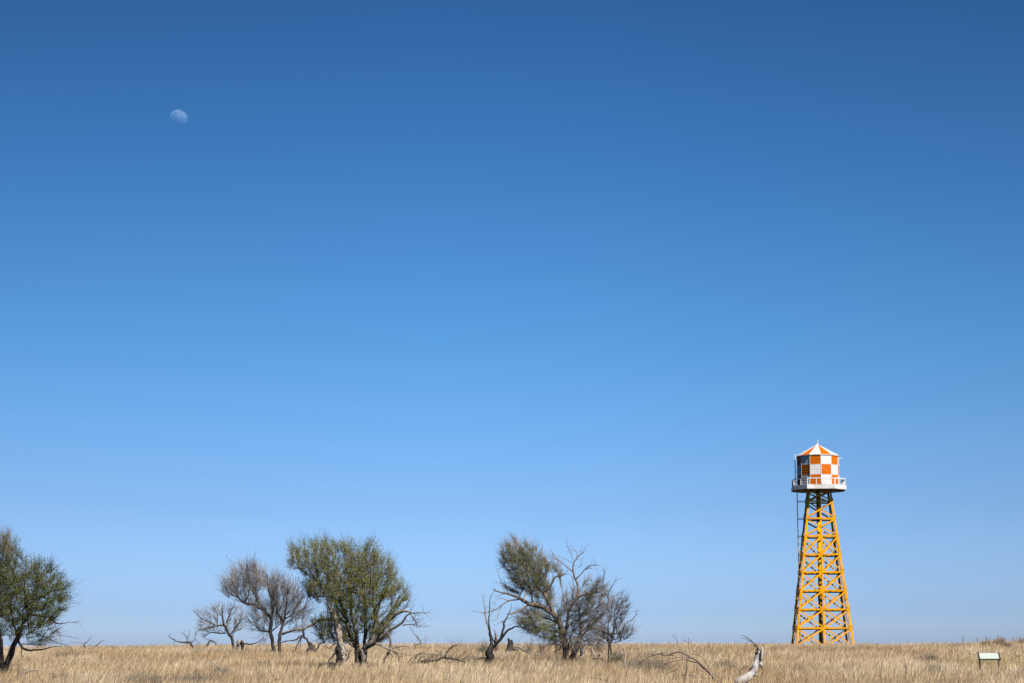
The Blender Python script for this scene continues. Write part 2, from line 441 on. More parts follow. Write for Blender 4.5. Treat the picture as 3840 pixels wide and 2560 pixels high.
def crown_points(fr, polys, n, thick, focus=(0, 0)):
    """attractors spread through the crown's volume"""
    out = []; areas = []
    for poly, wgt in polys:
        p = np.array(poly, float); a = .5 * abs(np.dot(p[:, 0], np.roll(p[:, 1], 1)) - np.dot(p[:, 1], np.roll(p[:, 0], 1))); areas.append(a * wgt)
    for (poly, wgt), a in zip(polys, areas):
        m = int(n * a / sum(areas)); p = np.array(poly, float); lo, hi = p.min(0), p.max(0)
        q = rng.uniform(lo, hi, (m * 14, 2)); q = q[pips(q, poly)]
        sd = rng.random() * 50; dn = np.array([noise.noise(Vector((a * fr.m * 1.1 + sd, b * fr.m * .8, sd))) for a, b in q])
        q = q[dn > rng.uniform(-.75, .45, len(q))]; th = np.arctan2(q[:, 1] - focus[1], q[:, 0] - focus[0])
        lob = np.array([noise.noise(Vector((t * 5.5, sd, 3.1))) + .5 * noise.noise(Vector((t * 13, sd, 8.7))) for t in th]) * 1.25
        q = q[polydist(q, poly) * fr.m > np.maximum(rng.uniform(-.1, .45, len(q)), lob)][:m]
        d = polydist(q, poly) * fr.m
        t = thick * np.sqrt(np.clip(d / (thick * .8), .03, 1))
        dep = rng.uniform(-1, 1, len(q)) * t
        out += [fr.w(x, y, e) for (x, y), e in zip(q, dep)]
    return np.array(out)

def tree(name, label, fr, limbs, polys, natt, thick, twig_mat, bark, leafz, leafcols, group=None, focus=(0, 0), fan=.8, step=.2, up=.2,
         twn=2.2, twl=(.25, .55), rtw=.006, nleaf=2.0, lsize=.055, seedmin=0, cat="tree", pale=M_PALE, spread=.35, rtip=.0075, rs=.78, wispy=.5, topz=None):
    paths = limbs_to_paths(fr, limbs, spread, rs=rs)
    base = paths[0][0][0]
    root = empty(name, (base[0], base[1], G(base[0], base[1])))
    tag(root, label, cat, group)
    w = Wood(); bt = []
    for k, (p, r, kind) in enumerate(paths):
        if kind == 'pale':
            wp = Wood(); wp.tube(p, r, seed=k * 1.7, flute=.06); tag(wp.build("dead_limb", pale, root), "bleached bare dead limb")
        else: w.tube(p, r, seed=k * 1.7, flute=.06)
        if kind in ('bare', 'pale'):
            L_ = np.linalg.norm(np.diff(p, axis=0), axis=1).sum(); T_ = np.gradient(p, axis=0)
            for q in rng.integers(len(p) // 3, len(p), int(L_ * 5) + 1): bt.append((p[q], T_[q] / (np.linalg.norm(T_[q]) + 1e-9), min(r[q] * .6, .012)))
    w.build("trunk", bark, root)
    # fine branches grown through the crown
    seeds = []; srad = []
    allp = [q for q, _ in polys]
    for p, r, kind in paths:
        if kind == 'bare' or kind == 'pale': continue
        cr = fr.inv(p); ins = np.zeros(len(p), bool)
        for q in allp: ins |= pips(cr, q)
        for a, rr, i_ in zip(p, r, ins):
            if i_ and rr < .3: seeds.append(a); srad.append(rr)
    A = crown_points(fr, polys, natt, thick, focus)
    nodes, par, dirs = colonize(np.array(seeds), A, step, up)
    ns = len(seeds); m = len(nodes)
    acc = np.zeros(m); nch = np.zeros(m, int)
    R = np.zeros(m)
    for k in range(m - 1, ns - 1, -1):
        if acc[k] == 0: acc[k] = rtip ** 2.3
        R[k] = min(acc[k] ** (1 / 2.3), .05)
        acc[par[k]] += acc[k]; nch[par[k]] += 1
    idx = np.arange(ns, m)
    pr = par[idx]; r0 = np.where(pr < ns, R[idx] * 1.15, R[pr])
    sp = Soup(); V, Fq = prisms(nodes[pr], nodes[idx], np.minimum(r0, R[idx] * 1.5), R[idx], 4); sp.add(V, Fq)
    if bt:
        b0 = np.array([q[0] for q in bt]); bd = np.array([q[1] for q in bt]); b_r = np.array([max(q[2], .005) for q in bt])
        v = bd * .8 + rng.normal(0, .6, b0.shape); v /= np.linalg.norm(v, axis=1)[:, None]; Lb = (rng.random(len(bt)) ** 2 * .75 + .15)[:, None]
        b1 = b0 + v * Lb * .5; b2 = b1 + (v + rng.normal(0, .35, b0.shape)) * Lb * .5
        V, Fq = prisms(b0, b1, b_r, b_r * .7, 4); sp.add(V, Fq); V, Fq = prisms(b1, b2, b_r * .7, b_r * .3, 4); sp.add(V, Fq)
    # twigs
    thin = idx[R[idx] < .022]
    cnt = rng.poisson(twn, len(thin)); src = np.repeat(thin, cnt)
    nt_ = len(src)
    D = np.array([dirs[k] for k in src]); 
    rad_ = nodes[src] - fr.w(*focus); rad_ /= np.linalg.norm(rad_, axis=1)[:, None]
    v = D * .6 + rad_ * fan + rng.normal(0, .33, (nt_, 3)) + np.array([0, 0, up]); v /= np.linalg.norm(v, axis=1)[:, None]
    Lw = rng.uniform(twl[0], twl[1], nt_) * (1 + .9 * rng.random(nt_) ** 5)
    st = nodes[par[src]] + (nodes[src] - nodes[par[src]]) * rng.random(nt_)[:, None]
    mid = st + v * (Lw * .5)[:, None] + rng.normal(0, .02, (nt_, 3))
    v2 = v + rng.normal(0, .2, (nt_, 3)) + np.array([0, 0, up * .7]); v2 /= np.linalg.norm(v2, axis=1)[:, None]
    end = mid + v2 * (Lw * .5)[:, None]
    rr = np.full(nt_, rtw)
    V, Fq = prisms(st, mid, rr, rr * .8, 3); sp.add(V, Fq); V, Fq = prisms(mid, end, rr * .8, rr * .4, 3); sp.add(V, Fq)
    br = sp.build("branches", twig_mat, root)
    # leaves
    cr = fr.inv(end); prob = np.zeros(nt_)
    for poly, p in leafz: 
        q = pips(cr, poly); prob[q] = np.maximum(prob[q], p)
    nl = rng.poisson(prob * nleaf * rng.gamma(1.1, .9, nt_))
    s2 = np.repeat(np.arange(nt_), nl)
    if len(s2):
        t = rng.uniform(.1, 1.05, len(s2))[:, None]
        pos = np.where(t < .5, st[s2] + (mid[s2] - st[s2]) * t * 2, mid[s2] + (end[s2] - mid[s2]) * (t * 2 - 1))
        c0, c1, c2 = [np.array(c) for c in leafcols]
        nz = np.array([noise.noise(Vector(p) * .9) for p in pos]) * .9 + .5
        k = np.clip(nz + rng.normal(0, .18, len(pos)), 0, 1)[:, None]
        col = c0 * (1 - k) + c1 * k; y = (rng.random(len(pos)) < .15)[:, None]; col = np.where(y, c2, col) * rng.uniform(.75, 1.25, (len(pos), 1))
        leaves(pos, lsize, col, "foliage", root)
    return root

GREEN = ((.175, .175, .018), (.27, .34, .085), (.34, .26, .045))
DKGREEN = ((.085, .105, .018), (.165, .225, .07), (.20, .165, .045))
GREY = ((.10, .115, .06), (.15, .17, .085), (.14, .13, .08))

# ---- the tall green elm left of centre
D = Frame(1040, 1980, .3699, 102)
polyD = [(100,420),(110,180),(200,200),(280,170),(400,110),(480,100),(560,150),(640,170),(720,120),(780,160),(850,130),(920,140),(960,200),(1030,170),(1080,270),(1110,350),(1170,360),(1200,430),(1230,540),(1290,580),(1310,650),(1350,740),(1340,790),(1240,840),(1200,1000),(1120,1110),(950,1100),(850,1160),(700,1150),(600,1180),(500,1130),(360,1060),(320,980),(380,900),(300,750),(230,620),(300,560),(200,480)]
limbsD = [
 ([(800,1400),(800,1200),(740,1080),(700,930),(650,770),(600,640),(560,560),(480,420),(420,330),(380,250)], [30,28,24,20,16,13,10,7,5,3]),
 ([(830,1400),(815,1200),(790,1020),(760,900),(740,700),(720,500),(700,330),(700,200)], [30,24,20,16,12,9,6,3]),
 ([(880,1390),(905,1200),(960,1080),(988,960),(985,800),(975,680),(960,580),(945,450),(940,330),(930,220)], [26,22,19,17,16,14,12,8,6,3], -2.1),
 ([(870,1380),(880,1150),(900,950),(900,800),(880,600),(880,400),(870,200)], [24,20,16,13,10,6,3]),
 ([(985,960),(1040,760),(1080,690),(1140,560),(1160,450)], [13,12,11,7,4]),
 ([(650,770),(560,700),(470,690),(400,690),(300,740)], [12,10,8,6,3]),
 ([(600,640),(500,590),(400,580),(300,600),(230,635)], [11,9,7,5,3], -.5, 'bare'),
 ([(740,1000),(660,930),(560,915),(430,930),(340,980),(260,1015),(130,1032),(50,1062)], [18,17,16,15,14,12,9,5], -1.0),
 ([(560,560),(500,460),(330,400),(220,400),(130,420)], [8,7,5,4,2]),
 ([(700,930),(610,800),(560,680),(440,560),(330,480)], [11,9,7,5,3]),
 ([(760,900),(830,760),(860,640),(800,480),(790,300)], [12,10,8,5,3]),
 ([(740,700),(640,500),(560,300),(540,200)], [9,7,5,3]),
 ([(1080,690),(1180,660),(1260,640)], [8,5,3]),
 ([(960,1080),(1040,960),(1100,900),(1200,760)], [11,9,6,3]),
 ([(945,450),(1000,350),(1020,250)], [7,5,3]),
 ([(805,1230),(690,1150),(560,1180),(520,1220)], [9,7,5,3], -.8), ([(790,1130),(640,1060),(480,1080),(420,1110)], [9,7,5,3], .6), ([(895,1240),(990,1140),(1090,1120),(1150,1150)], [9,7,5,3], .8), ([(830,1220),(760,1150),(700,1170)], [7,5,3], -1.2),
 ([(860,1380),(870,1230),(950,1160),(1050,1050),(1130,930),(1210,860),(1280,832),(1330,840),(1360,880),(1400,940),(1420,985)], [32,33,31,29,26,21,16,11,8,5,3], -1.2, 'pale'),
 ([(900,1210),(980,1170),(1080,1090),(1180,1010),(1270,950),(1310,880),(1350,858),(1450,855),(1540,845)], [18,18,18,16,13,10,8,5,2], -1.6, 'bare'),
 ([(1270,980),(1340,970),(1430,990),(1520,992)], [8,6,4,2], -1.5, 'bare'),
 ([(1350,870),(1400,930),(1412,1010)], [6,4,2], -1.5, 'bare'), ([(1400,940),(1470,900)], [3,1.5], -1.5, 'bare'),
 ([(1340,985),(1380,1050),(1420,1110),(1455,1150)], [4,3,3,2], -1.5, 'bare'), ([(1300,935),(1360,938)], [4,2], -1.5, 'bare'),
 ([(1480,852),(1510,875),(1545,915)], [2.5,2,1.2], -1.5, 'bare'), ([(1340,840),(1380,790)], [2,1], -1.5, 'bare'),
 ([(1430,990),(1500,955)], [2.5,1], -1.5, 'bare'),
 ([(965,565),(930,560),(890,530),(870,490)], [7,6,5,3], -1.6, 'bare'),
 ([(900,565),(870,620),(840,685)], [6,6,4], -1.7, 'pale'), ([(880,515),(830,590),(800,605)], [4,3,2], -1.8, 'pale'),
]
leafD = [([(420,980),(1180,940),(1120,1180),(760,1220),(560,1250),(420,1150)], .8), ([(80,80),(1100,80),(1380,700),(1350,860),(1150,880),(980,800),(860,900),(700,1000),(480,1100),(300,1060),(330,700),(80,450)], 1.0), (polyD, .6)]
tree("leafy_elm", "tall leafy green elm with a pale leaning limb and a broken snag at its foot", D, limbsD, [(polyD, 1), ([(420,980),(640,960),(900,940),(1180,940),(1120,1180),(980,1230),(860,1160),(760,1220),(640,1210),(560,1250),(420,1150)], 1.3)], 6400, 2.4, M_TWIGD, M_BARK2, leafD, GREEN,
     group="scrubby elms on the grassland", nleaf=8, lsize=.056, up=.26, twn=3.4, twl=(.3, .75), step=.17, focus=(800, 1250))

# ---- bare elm with two trunks, left of the leafy one
C_ = Frame(600, 1960, .38265, 147)
polyC = [(580,680),(590,590),(680,490),(780,440),(830,420),(950,410),(1040,470),(1060,520),(1160,530),(1260,580),(1330,640),(1400,700),(1450,800),(1470,900),(1400,1000),(1280,1050),(1200,1040),(1100,1060),(1000,1090),(930,1060),(900,990),(880,870),(800,790),(680,770),(620,740)]
limbsC = [
 ([(1115,1270),(1100,1150),(1080,1050),(1090,950),(1040,890),(980,830),(920,800),(830,780),(770,730),(745,650),(700,560)], [22,21,20,20,19,17,15,13,10,7,4]),
 ([(1168,1260),(1175,1120),(1200,1000),(1180,930),(1145,850),(1140,780),(1150,680),(1160,570)], [20,19,19,17,12,9,6,3]),
 ([(1200,1000),(1220,940),(1230,860),(1240,750),(1245,620)], [15,13,10,7,4]), ([(1090,950),(1110,850),(1090,750),(1060,620),(1055,500)], [12,10,8,6,3]),
 ([(1220,940),(1300,880),(1340,800),(1360,700)], [10,8,6,3]), ([(1080,1060),(990,1050),(940,1010),(915,950)], [11,9,7,3]),
 ([(980,830),(940,700),(950,560),(940,440)], [10,8,6,3]), ([(830,780),(870,680),(870,550),(830,450)], [10,7,5,3]), ([(770,730),(700,700),(620,660)], [7,5,3]),
 ([(1200,1090),(1260,1065),(1340,1045),(1420,1040)], [13,11,9,5]), ([(1300,880),(1400,840),(1430,800)], [6,4,3]),
 ([(1090,1060),(1150,1010),(1180,980)], [9,7,5]),
]
dangC = [(1000,1050),(1100,1050),(1060,1180),(1010,1200)], [(1250,1040),(1400,1020),(1420,1100),(1260,1120)], [(880,900),(960,1000),(910,1120),(880,1060)]
tree("bare_elm", "leafless grey elm on two dark trunks behind the leafy elm", C_, limbsC, [(polyC, 1), (dangC[0], .5), (dangC[1], .4), (dangC[2], .5)], 4600, 2.4, M_TWIG, M_BARK, [(polyC, .12)], GREY,
     group="scrubby elms on the grassland", up=.35, twn=3.6, twl=(.45, 1.1), rtw=.0075, step=.19, rtip=.009, focus=(1100, 1080), fan=.9)

# ---- small bare elm further left
B_ = Frame(600, 1960, .38265, 166)
polyB = [(340,860),(440,840),(560,790),(640,780),(720,790),(800,830),(850,880),(880,960),(840,1040),(790,1100),(700,1110),(600,1090),(520,1090),(420,1130),(400,1090),(370,1030),(400,950)]
limbsB = [
 ([(712,1228),(705,1140),(670,1080),(640,1020),(620,960),(610,880),(615,800)], [17,17,14,14,12,8,4]),
 ([(620,1000),(540,1010),(460,1030),(370,1060),(345,1110)], [10,8,7,5,2], None, 'bare'), ([(540,1000),(490,970),(420,940),(360,890),(325,850)], [8,7,5,4,2]),
 ([(640,1075),(580,1080),(500,1072),(430,1110)], [9,8,6,3]), ([(690,1090),(760,1000),(800,950),(840,920)], [9,7,5,3]), ([(650,980),(690,870),(720,810)], [8,6,3]),
 ([(560,1000),(560,900),(545,820)], [6,5,3]), ([(705,1130),(730,1060),(800,1030)], [7,5,3]),
]
tree("small_elm", "small leafless elm with a crooked dark trunk, smallest of the elms", B_, limbsB, [(polyB, 1)], 2000, 1.9, M_TWIG, M_BARK, [], GREY,
     group="scrubby elms on the grassland", up=.2, twn=2.6, twl=(.3, .75), rtw=.008, step=.2, rtip=.009, focus=(650, 1080))

# ---- elm cut by the left edge of the picture
A_ = Frame(0, 1960, .38265, 91)
polyA = [(-420,500),(-300,250),(-150,140),(-60,110),(0,150),(70,120),(120,140),(170,240),(160,310),(220,340),(280,390),(350,360),(430,360),(510,400),(540,480),(620,570),(650,640),(720,700),(680,760),(690,850),(620,900),(600,1000),(560,1070),(480,1120),(540,1170),(470,1210),(380,1230),(200,1190),(100,1180),(0,1190),(-150,1150),(-330,1050),(-420,800)]
limbsA = [
 ([(35,1480),(80,1330),(120,1240),(170,1130),(220,1000),(270,880),(330,780),(370,640),(400,500),(420,400)], [38,36,32,27,22,19,13,9,6,3]),
 ([(0,1490),(15,1330),(10,1230),(-10,1100),(-20,900),(0,700),(10,450),(40,250),(80,150)], [26,24,22,22,18,14,10,6,3]),
 ([(-10,1100),(-90,950),(-160,700),(-180,450),(-150,250)], [18,15,11,7,3]), ([(-60,1000),(-200,900),(-320,750)], [13,10,5]),
 ([(260,900),(400,905),(500,922),(530,970),(600,982),(735,965)], [17,15,13,9,5,2], -.8, 'bare'), ([(530,970),(560,1050),(600,1105),(560,1100)], [6,4,3,2], -.8, 'bare'),
 ([(170,1130),(215,1215),(270,1245),(400,1238),(500,1212),(600,1200)], [13,13,13,10,6,2], -1.0), ([(220,1000),(330,1020),(430,1000),(520,1060)], [10,8,6,3]),
 ([(210,1200),(215,1260),(210,1300)], [5,5,4], None, 'bare'), ([(330,780),(450,700),(560,640)], [9,7,4]), ([(270,880),(240,700),(250,550),(300,450)], [12,9,6,3]),
 ([(370,640),(480,560),(500,450)], [7,5,3]), ([(170,1130),(120,900),(110,650),(130,450)], [13,10,7,3]), ([(480,1140),(540,1170),(640,1190),(700,1230)], [5,4,3,1.5], None, 'bare'),
 ([(600,1100),(680,1105),(740,1120)], [3,2,1.2], None, 'bare'), ([(-10,900),(60,830),(100,920),(0,960)], [5,4,4,2], -1.8, 'pale'),
 ([(560,490),(600,490),(640,500)], [3,2,1], -.5, 'bare'),
]
leafA = [([(-420,100),(200,100),(750,600),(750,800),(620,900),(480,880),(420,1000),(200,1000),(-420,1000)], 1.0), (polyA, .75)]
tree("edge_elm", "dense dark green elm only partly in view, with two dark trunks", A_, limbsA, [(polyA, 1), ([(-260,250),(-60,90),(90,100),(170,240),(140,420),(0,480),(-260,480)], .9)], 6600, 2.7, M_TWIGD, M_BARK, leafA, DKGREEN,
     group="scrubby elms on the grassland", nleaf=7.5, lsize=.055, up=.2, twn=3.8, twl=(.3, .7), step=.17, focus=(60, 1250))

# ---- the big wind-bent elm in the centre
E_ = Frame(1760, 1980, .37, 118)
P1 = [(300,320),(320,180),(380,140),(500,115),(600,130),(640,180),(710,200),(740,270),(820,300),(860,330),(900,360),(980,430),(970,500),(900,540),(860,600),(850,640),(790,700),(780,780),(700,780),(560,720),(420,660),(340,600),(350,500),(310,400)]
P2 = [(470,910),(540,830),(620,780),(740,800),(860,880),(930,980),(960,1080),(920,1150),(820,1170),(700,1110),(600,1060),(500,1000)]
P3 = [(860,900),(900,750),(950,620),(1010,610),(1100,630),(1200,500),(1280,490),(1340,560),(1420,650),(1420,800),(1380,1000),(1300,1120),(1150,1150),(1000,1150),(900,1080)]
P5 = [(840,850),(1000,880),(1150,980),(1160,1150),(1120,1230),(1000,1250),(900,1200),(800,1120)]
P6 = [(880,1080),(1100,1050),(1300,1040),(1440,1080),(1330,1230),(1180,1220),(1080,1270),(940,1290),(860,1230)]
P4 = [(760,690),(860,640),(920,720),(880,860),(780,840)]
limbsE = [
 ([(985,1350),(975,1250),(960,1150),(945,1050),(900,940),(850,850),(800,730),(760,660)], [44,40,38,36,32,28,23,18]),
 ([(1030,1345),(1060,1250),(1110,1170),(1130,1060),(1115,900),(1120,800)], [36,34,30,20,14,8]),
 ([(865,880),(740,800),(640,770),(560,740),(500,700),(400,665),(300,640),(245,628)], [27,31,28,23,17,12,8,3], -1.2),
 ([(765,665),(720,622),(690,600),(660,520),(610,440),(560,370),(500,310),(460,270),(450,240)], [18,16,15,13,11,9,7,6,4], -.8),
 ([(770,655),(800,600),(840,540),(870,490),(940,470),(1000,458)], [17,16,14,11,7,3], -1.0, 'bare'), ([(910,472),(890,420),(860,390)], [7,6,3], -1.0, 'bare'),
 ([(690,602),(620,640),(570,680),(550,740)], [10,11,10,8], -1.5, 'pale'), ([(740,650),(790,620),(830,570)], [8,7,4], -1.6, 'pale'),
 ([(650,470),(660,400),(690,320),(655,250)], [8,7,5,2], -1.2, 'pale'), ([(620,470),(560,465),(470,500)], [5,4,2], -1.4, 'pale'), ([(460,272),(410,268),(380,240)], [5,4,2], -1, 'pale'),
 ([(985,1050),(1005,850),(1040,760),(1110,690),(1200,660),(1280,645),(1345,650)], [24,17,15,14,11,7,3], -.6),
 ([(1092,695),(1100,580),(1070,500),(1050,420),(1060,350),(1100,290),(1150,250),(1162,220)], [10,10,10,9,8,7,5,2], -.4, 'bare'),
 ([(1050,440),(1000,400),(930,340),(860,280),(820,200)], [8,7,5,4,1.5], .3, 'bare'), ([(930,340),(850,300),(760,260)], [4,3,1], .4, 'bare'),
 ([(1080,510),(1140,450),(1200,390),(1270,370),(1325,382)], [8,7,6,5,2], -.9, 'bare'), ([(1268,372),(1275,320)], [4,1.5], -.9, 'bare'), ([(1270,370),(1300,430)], [3,1], -.9, 'bare'),
 ([(1060,350),(1010,330),(930,285)], [4,3,1], 0, 'bare'), ([(1065,345),(1030,260),(990,180),(985,160)], [5,4,2,1], 0, 'bare'), ([(1090,300),(1090,240),(1040,218)], [5,4,2], -.3, 'bare'),
 ([(1150,252),(1120,225)], [3,1.5], -.4, 'bare'), ([(1105,400),(1140,365),(1145,325)], [3,2.5,1], -.2, 'bare'), ([(1080,600),(1050,540),(1055,370)], [4,3,1.5], .4, 'bare'),
 ([(1200,1000),(1300,920),(1345,870),(1400,790),(1408,720),(1390,670),(1360,610),(1350,540),(1370,440),(1362,360)], [10,10,9,9,8,7,5,4,3,1.2], -1.4, 'pale'),
 ([(1410,712),(1410,650),(1470,540),(1490,480)], [5,5,3,1], -1.4, 'pale'), ([(1420,700),(1500,670),(1565,615)], [5,4,1.2], -1.4, 'pale'), ([(1390,680),(1290,620),(1220,560)], [4,3,1], -1.2, 'pale'),
 ([(600,775),(560,800),(500,840),(390,868)], [13,13,12,8], -1.6, 'bare'), ([(520,712),(400,730),(330,780),(270,820),(180,850),(40,838)], [10,9,8,6,4,1.2], -1.6, 'bare'),
 ([(330,782),(300,850),(270,920),(220,930)], [4,3,2,1], -1.6, 'bare'), ([(400,735),(300,700),(240,770)], [4,3,1], -1.2, 'bare'), ([(400,665),(330,560),(240,540)], [5,3,1], -1, 'bare'), ([(360,650),(300,480),(290,400)], [4,3,1], -1, 'bare'),
 ([(560,800),(490,880),(500,930),(380,990)], [4,3,2,1], -1.5, 'bare'), ([(300,640),(210,590)], [3,1], -1.2, 'bare'), ([(350,660),(260,700)], [3,1], -1.2, 'bare'),
 ([(960,1120),(900,1050),(800,1030),(700,1000),(600,970),(550,1010)], [18,15,12,9,6,3]), ([(900,960),(800,920),(680,880),(600,870)], [13,10,7,4]), ([(930,1080),(840,1100),(770,1110),(700,1080)], [10,8,6,3]),
 ([(1125,1100),(1200,1030),(1300,1012),(1390,1050),(1440,1062),(1522,1060)], [17,13,11,11,10,7], -1.3, 'bare'),
 ([(500,700),(560,560),(520,440),(430,360),(360,330)], [10,8,6,5,3]), ([(640,770),(620,620),(560,520)], [12,8,5]), ([(690,600),(760,480),(780,380),(830,330)], [9,7,5,3]),
 ([(1115,900),(1200,780),(1250,650),(1260,540)], [10,8,6,3]), ([(1130,1060),(1230,940),(1320,830)], [10,7,4]), ([(1005,850),(960,740),(940,660)], [9,6,3]), ([(610,440),(560,300),(580,200)], [7,5,3]),
 ([(560,370),(480,200),(430,110)], [5,4,1.5]),
 ([(1055,1260),(1150,1190),(1260,1180),(1340,1210)], [11,8,6,3], -.8), ([(965,1190),(900,1140),(840,1180),(800,1230)], [10,7,5,3], .5), ([(1110,1170),(1210,1120),(1330,1130),(1420,1180)], [10,8,6,3], .5), ([(1000,1250),(1010,1150),(1040,1050)], [9,7,4], -1.2), ([(970,1190),(900,1175),(810,1170),(730,1210)], [10,7,5,3], -1.2, 'bare'),
]
leafE = [(P1, 1.1), (P2, 1.3), ([(1150,460),(1340,480),(1420,640),(1250,720),(1150,650)], .35), (P3, .10), (P5, .2), ([(850,750),(960,760),(970,900),(860,900)], .5)]
tree("bent_elm", "big gnarled elm with wind bent limbs, half green and half bare", E_, limbsE, [(P1, .8), (P2, 2.2), (P3, 2.0), (P4, 1.0), (P5, 1.2), (P6, 1.0)], 20500, 2.2, M_TWIG, M_BARK2, leafE, ((.10, .125, .025), (.20, .26, .08), (.20, .165, .06)),
     group="scrubby elms on the grassland", nleaf=9, lsize=.05, up=.16, twn=3.8, twl=(.3, .7), step=.165, rtw=.007, spread=.28, focus=(900, 950))

# ---- grey brushy shrub to its right
F_ = Frame(1760, 1980, .37, 105)
polyF = [(1290,1100),(1330,950),(1400,800),(1450,700),(1520,690),(1600,720),(1615,800),(1610,860),(1640,950),(1665,1060),(1640,1140),(1500,1175),(1400,1180),(1320,1150)]
limbsF = [
 ([(1410,1395),(1412,1200),(1400,1100),(1410,950),(1430,830)], [10,9,8,6,3]), ([(1440,1270),(1430,1150),(1470,1020),(1490,900),(1540,770)], [9,8,7,5,3]),
 ([(1500,1050),(1480,950),(1475,850),(1500,760)], [8,6,5,3]), ([(1430,1150),(1530,1090),(1600,1010)], [6,5,3]), ([(1405,1150),(1350,1060),(1340,980)], [6,5,3]),
 ([(1560,980),(1640,925),(1690,870),(1697,815)], [4,4,3,1.2], -.8, 'bare'), ([(1690,872),(1710,868)], [2,1], -.8, 'bare'), ([(1440,1160),(1560,1130),(1650,1070)], [4,3,1.5]),
]
tree("grey_shrub", "rounded grey brushy shrub with thin stems beside the gnarled elm's bare side", F_, limbsF, [(polyF, 1)], 3800, 1.2, M_TWIG, M_BARK, [([(1430,690),(1620,690),(1620,850),(1450,850)], .35), (polyF, .05)], GREY,
     group=None, up=.16, twn=3.8, twl=(.25, .6), rtw=.006, step=.15, focus=(1430, 1200), nleaf=2, lsize=.05, cat="shrub")

# ------------------------------------------------------------------ dead wood, stumps and fallen branches
def wood_thing(name, label, cat, fr, limbs, m, twigs=0, group=None, spread=.3, root=True, twl=(.15, .4), rs=.9, flute=.06, tmat=None, rough=.2, tw_up=.35):
    paths = limbs_to_paths(fr, limbs, spread, step=.09, root=root, rs=rs)
    base = paths[0][0][0]
    w = Wood(); wp = Wood()
    for k, (p, r, kind) in enumerate(paths): (wp if kind == 'pale' else w).tube(p, r, seed=k, flute=flute, rough=rough)
    if twigs:                                                   # fine side twigs belong to the same piece of wood
        allp = np.concatenate([p for p, r, k in paths if r.max() < .2 and (k != 'pale' or not w.n)]); sel = rng.integers(0, len(allp), twigs)
        st = allp[sel]; v = rng.normal(0, .6, (twigs, 3)) + np.array([0, 0, tw_up]); v /= np.linalg.norm(v, axis=1)[:, None]
        L = rng.uniform(*twl, twigs)[:, None]; mid = st + v * L * .5; end = mid + (v + rng.normal(0, .3, (twigs, 3))) * L * .5
        rr = np.full(twigs, .005); tgt = w if w.n else wp
        for V, q in (prisms(st, mid, rr, rr * .8), prisms(mid, end, rr * .8, rr * .4)):
            tgt.F += [tuple(f) for f in (q + tgt.n)]; tgt.V.append(V); tgt.n += len(V)
    if w.n and wp.n:
        o = tag(empty(name, (base[0], base[1], G(base[0], base[1]))), label, cat, group)
        w.build("wood", m, o); tag(wp.build("bleached_wood", M_PALE, o), "bleached bark free wood")
        return o
    o = w.build(name, m) if w.n else wp.build(name, M_PALE)
    return tag(o, label, cat, group)

# broken snag left of the leafy elm's trunk
wood_thing("broken_snag", "broken pale leaning tree snag with a charred base, by the leafy elm", "dead tree", Frame(1040, 1980, .3699, 100.5), [
 ([(672,1410),(664,1280),(634,1120),(602,960),(572,880),(545,825),(512,785)], [38,36,34,33,29,24,15,3], .1, 'pale'),
 ([(640,1410),(632,1310),(622,1230),(612,1170)], [40,42,34,14], .0), ([(592,1270),(585,1235),(590,1215)], [14,14,5], -.1), ([(590,1260),(540,1320),(508,1362)], [11,8,5], -.4),
 ([(520,835),(495,808)], [7,2], 0, 'pale'), ([(545,830),(520,770),(515,755)], [9,4,1], .1, 'pale'), ([(655,1150),(690,1200),(708,1245)], [13,11,6], .1, 'pale'),
 ([(690,1345),(720,1290),(745,1230)], [8,8,4], .4), ([(530,1120),(560,1070),(575,1050)], [3,4,4], -.2)], M_CHAR, flute=.12)
wood_thing("fallen_branch", "thin pale stick propped against the foot of the leafy elm", "branch", Frame(1040, 1980, .3699, 100), [
 ([(852,1222),(880,1300),(905,1345),(925,1400)], [8,9,8,6], .2)], M_PALE)
wood_thing("fallen_branch", "crooked dark limb hanging to the ground under the pale leaning limb", "branch", Frame(1040, 1980, .3699, 100.4), [
 ([(1055,1395),(1090,1330),(1130,1250),(1146,1180),(1132,1090),(1108,1030)], [8,12,12,11,12,9], 0), ([(1130,1250),(1170,1300)], [6,3], -.3), 
 ([(1140,1235),(1220,1200),(1315,1190)], [6,5,2], -.4), ([(1000,1165),(1100,1205),(1200,1250),(1270,1270)], [9,9,7,3], -.5, 'pale'), ([(1170,1240),(1230,1290),(1232,1355)], [8,7,5], -.5), ([(1190,1190),(1280,1262),(1340,1290)], [4,3,1], -.2)], M_BARK2)
wood_thing("fallen_branch", "dark rotten branch lying flat in the grass at the pale snag's foot", "branch", Frame(1040, 1980, .3699, 100), [
 ([(400,1392),(460,1370),(530,1362),(640,1368)], [6,10,10,9], .3), ([(560,1385),(620,1395)], [8,7], .1)], M_BARK)
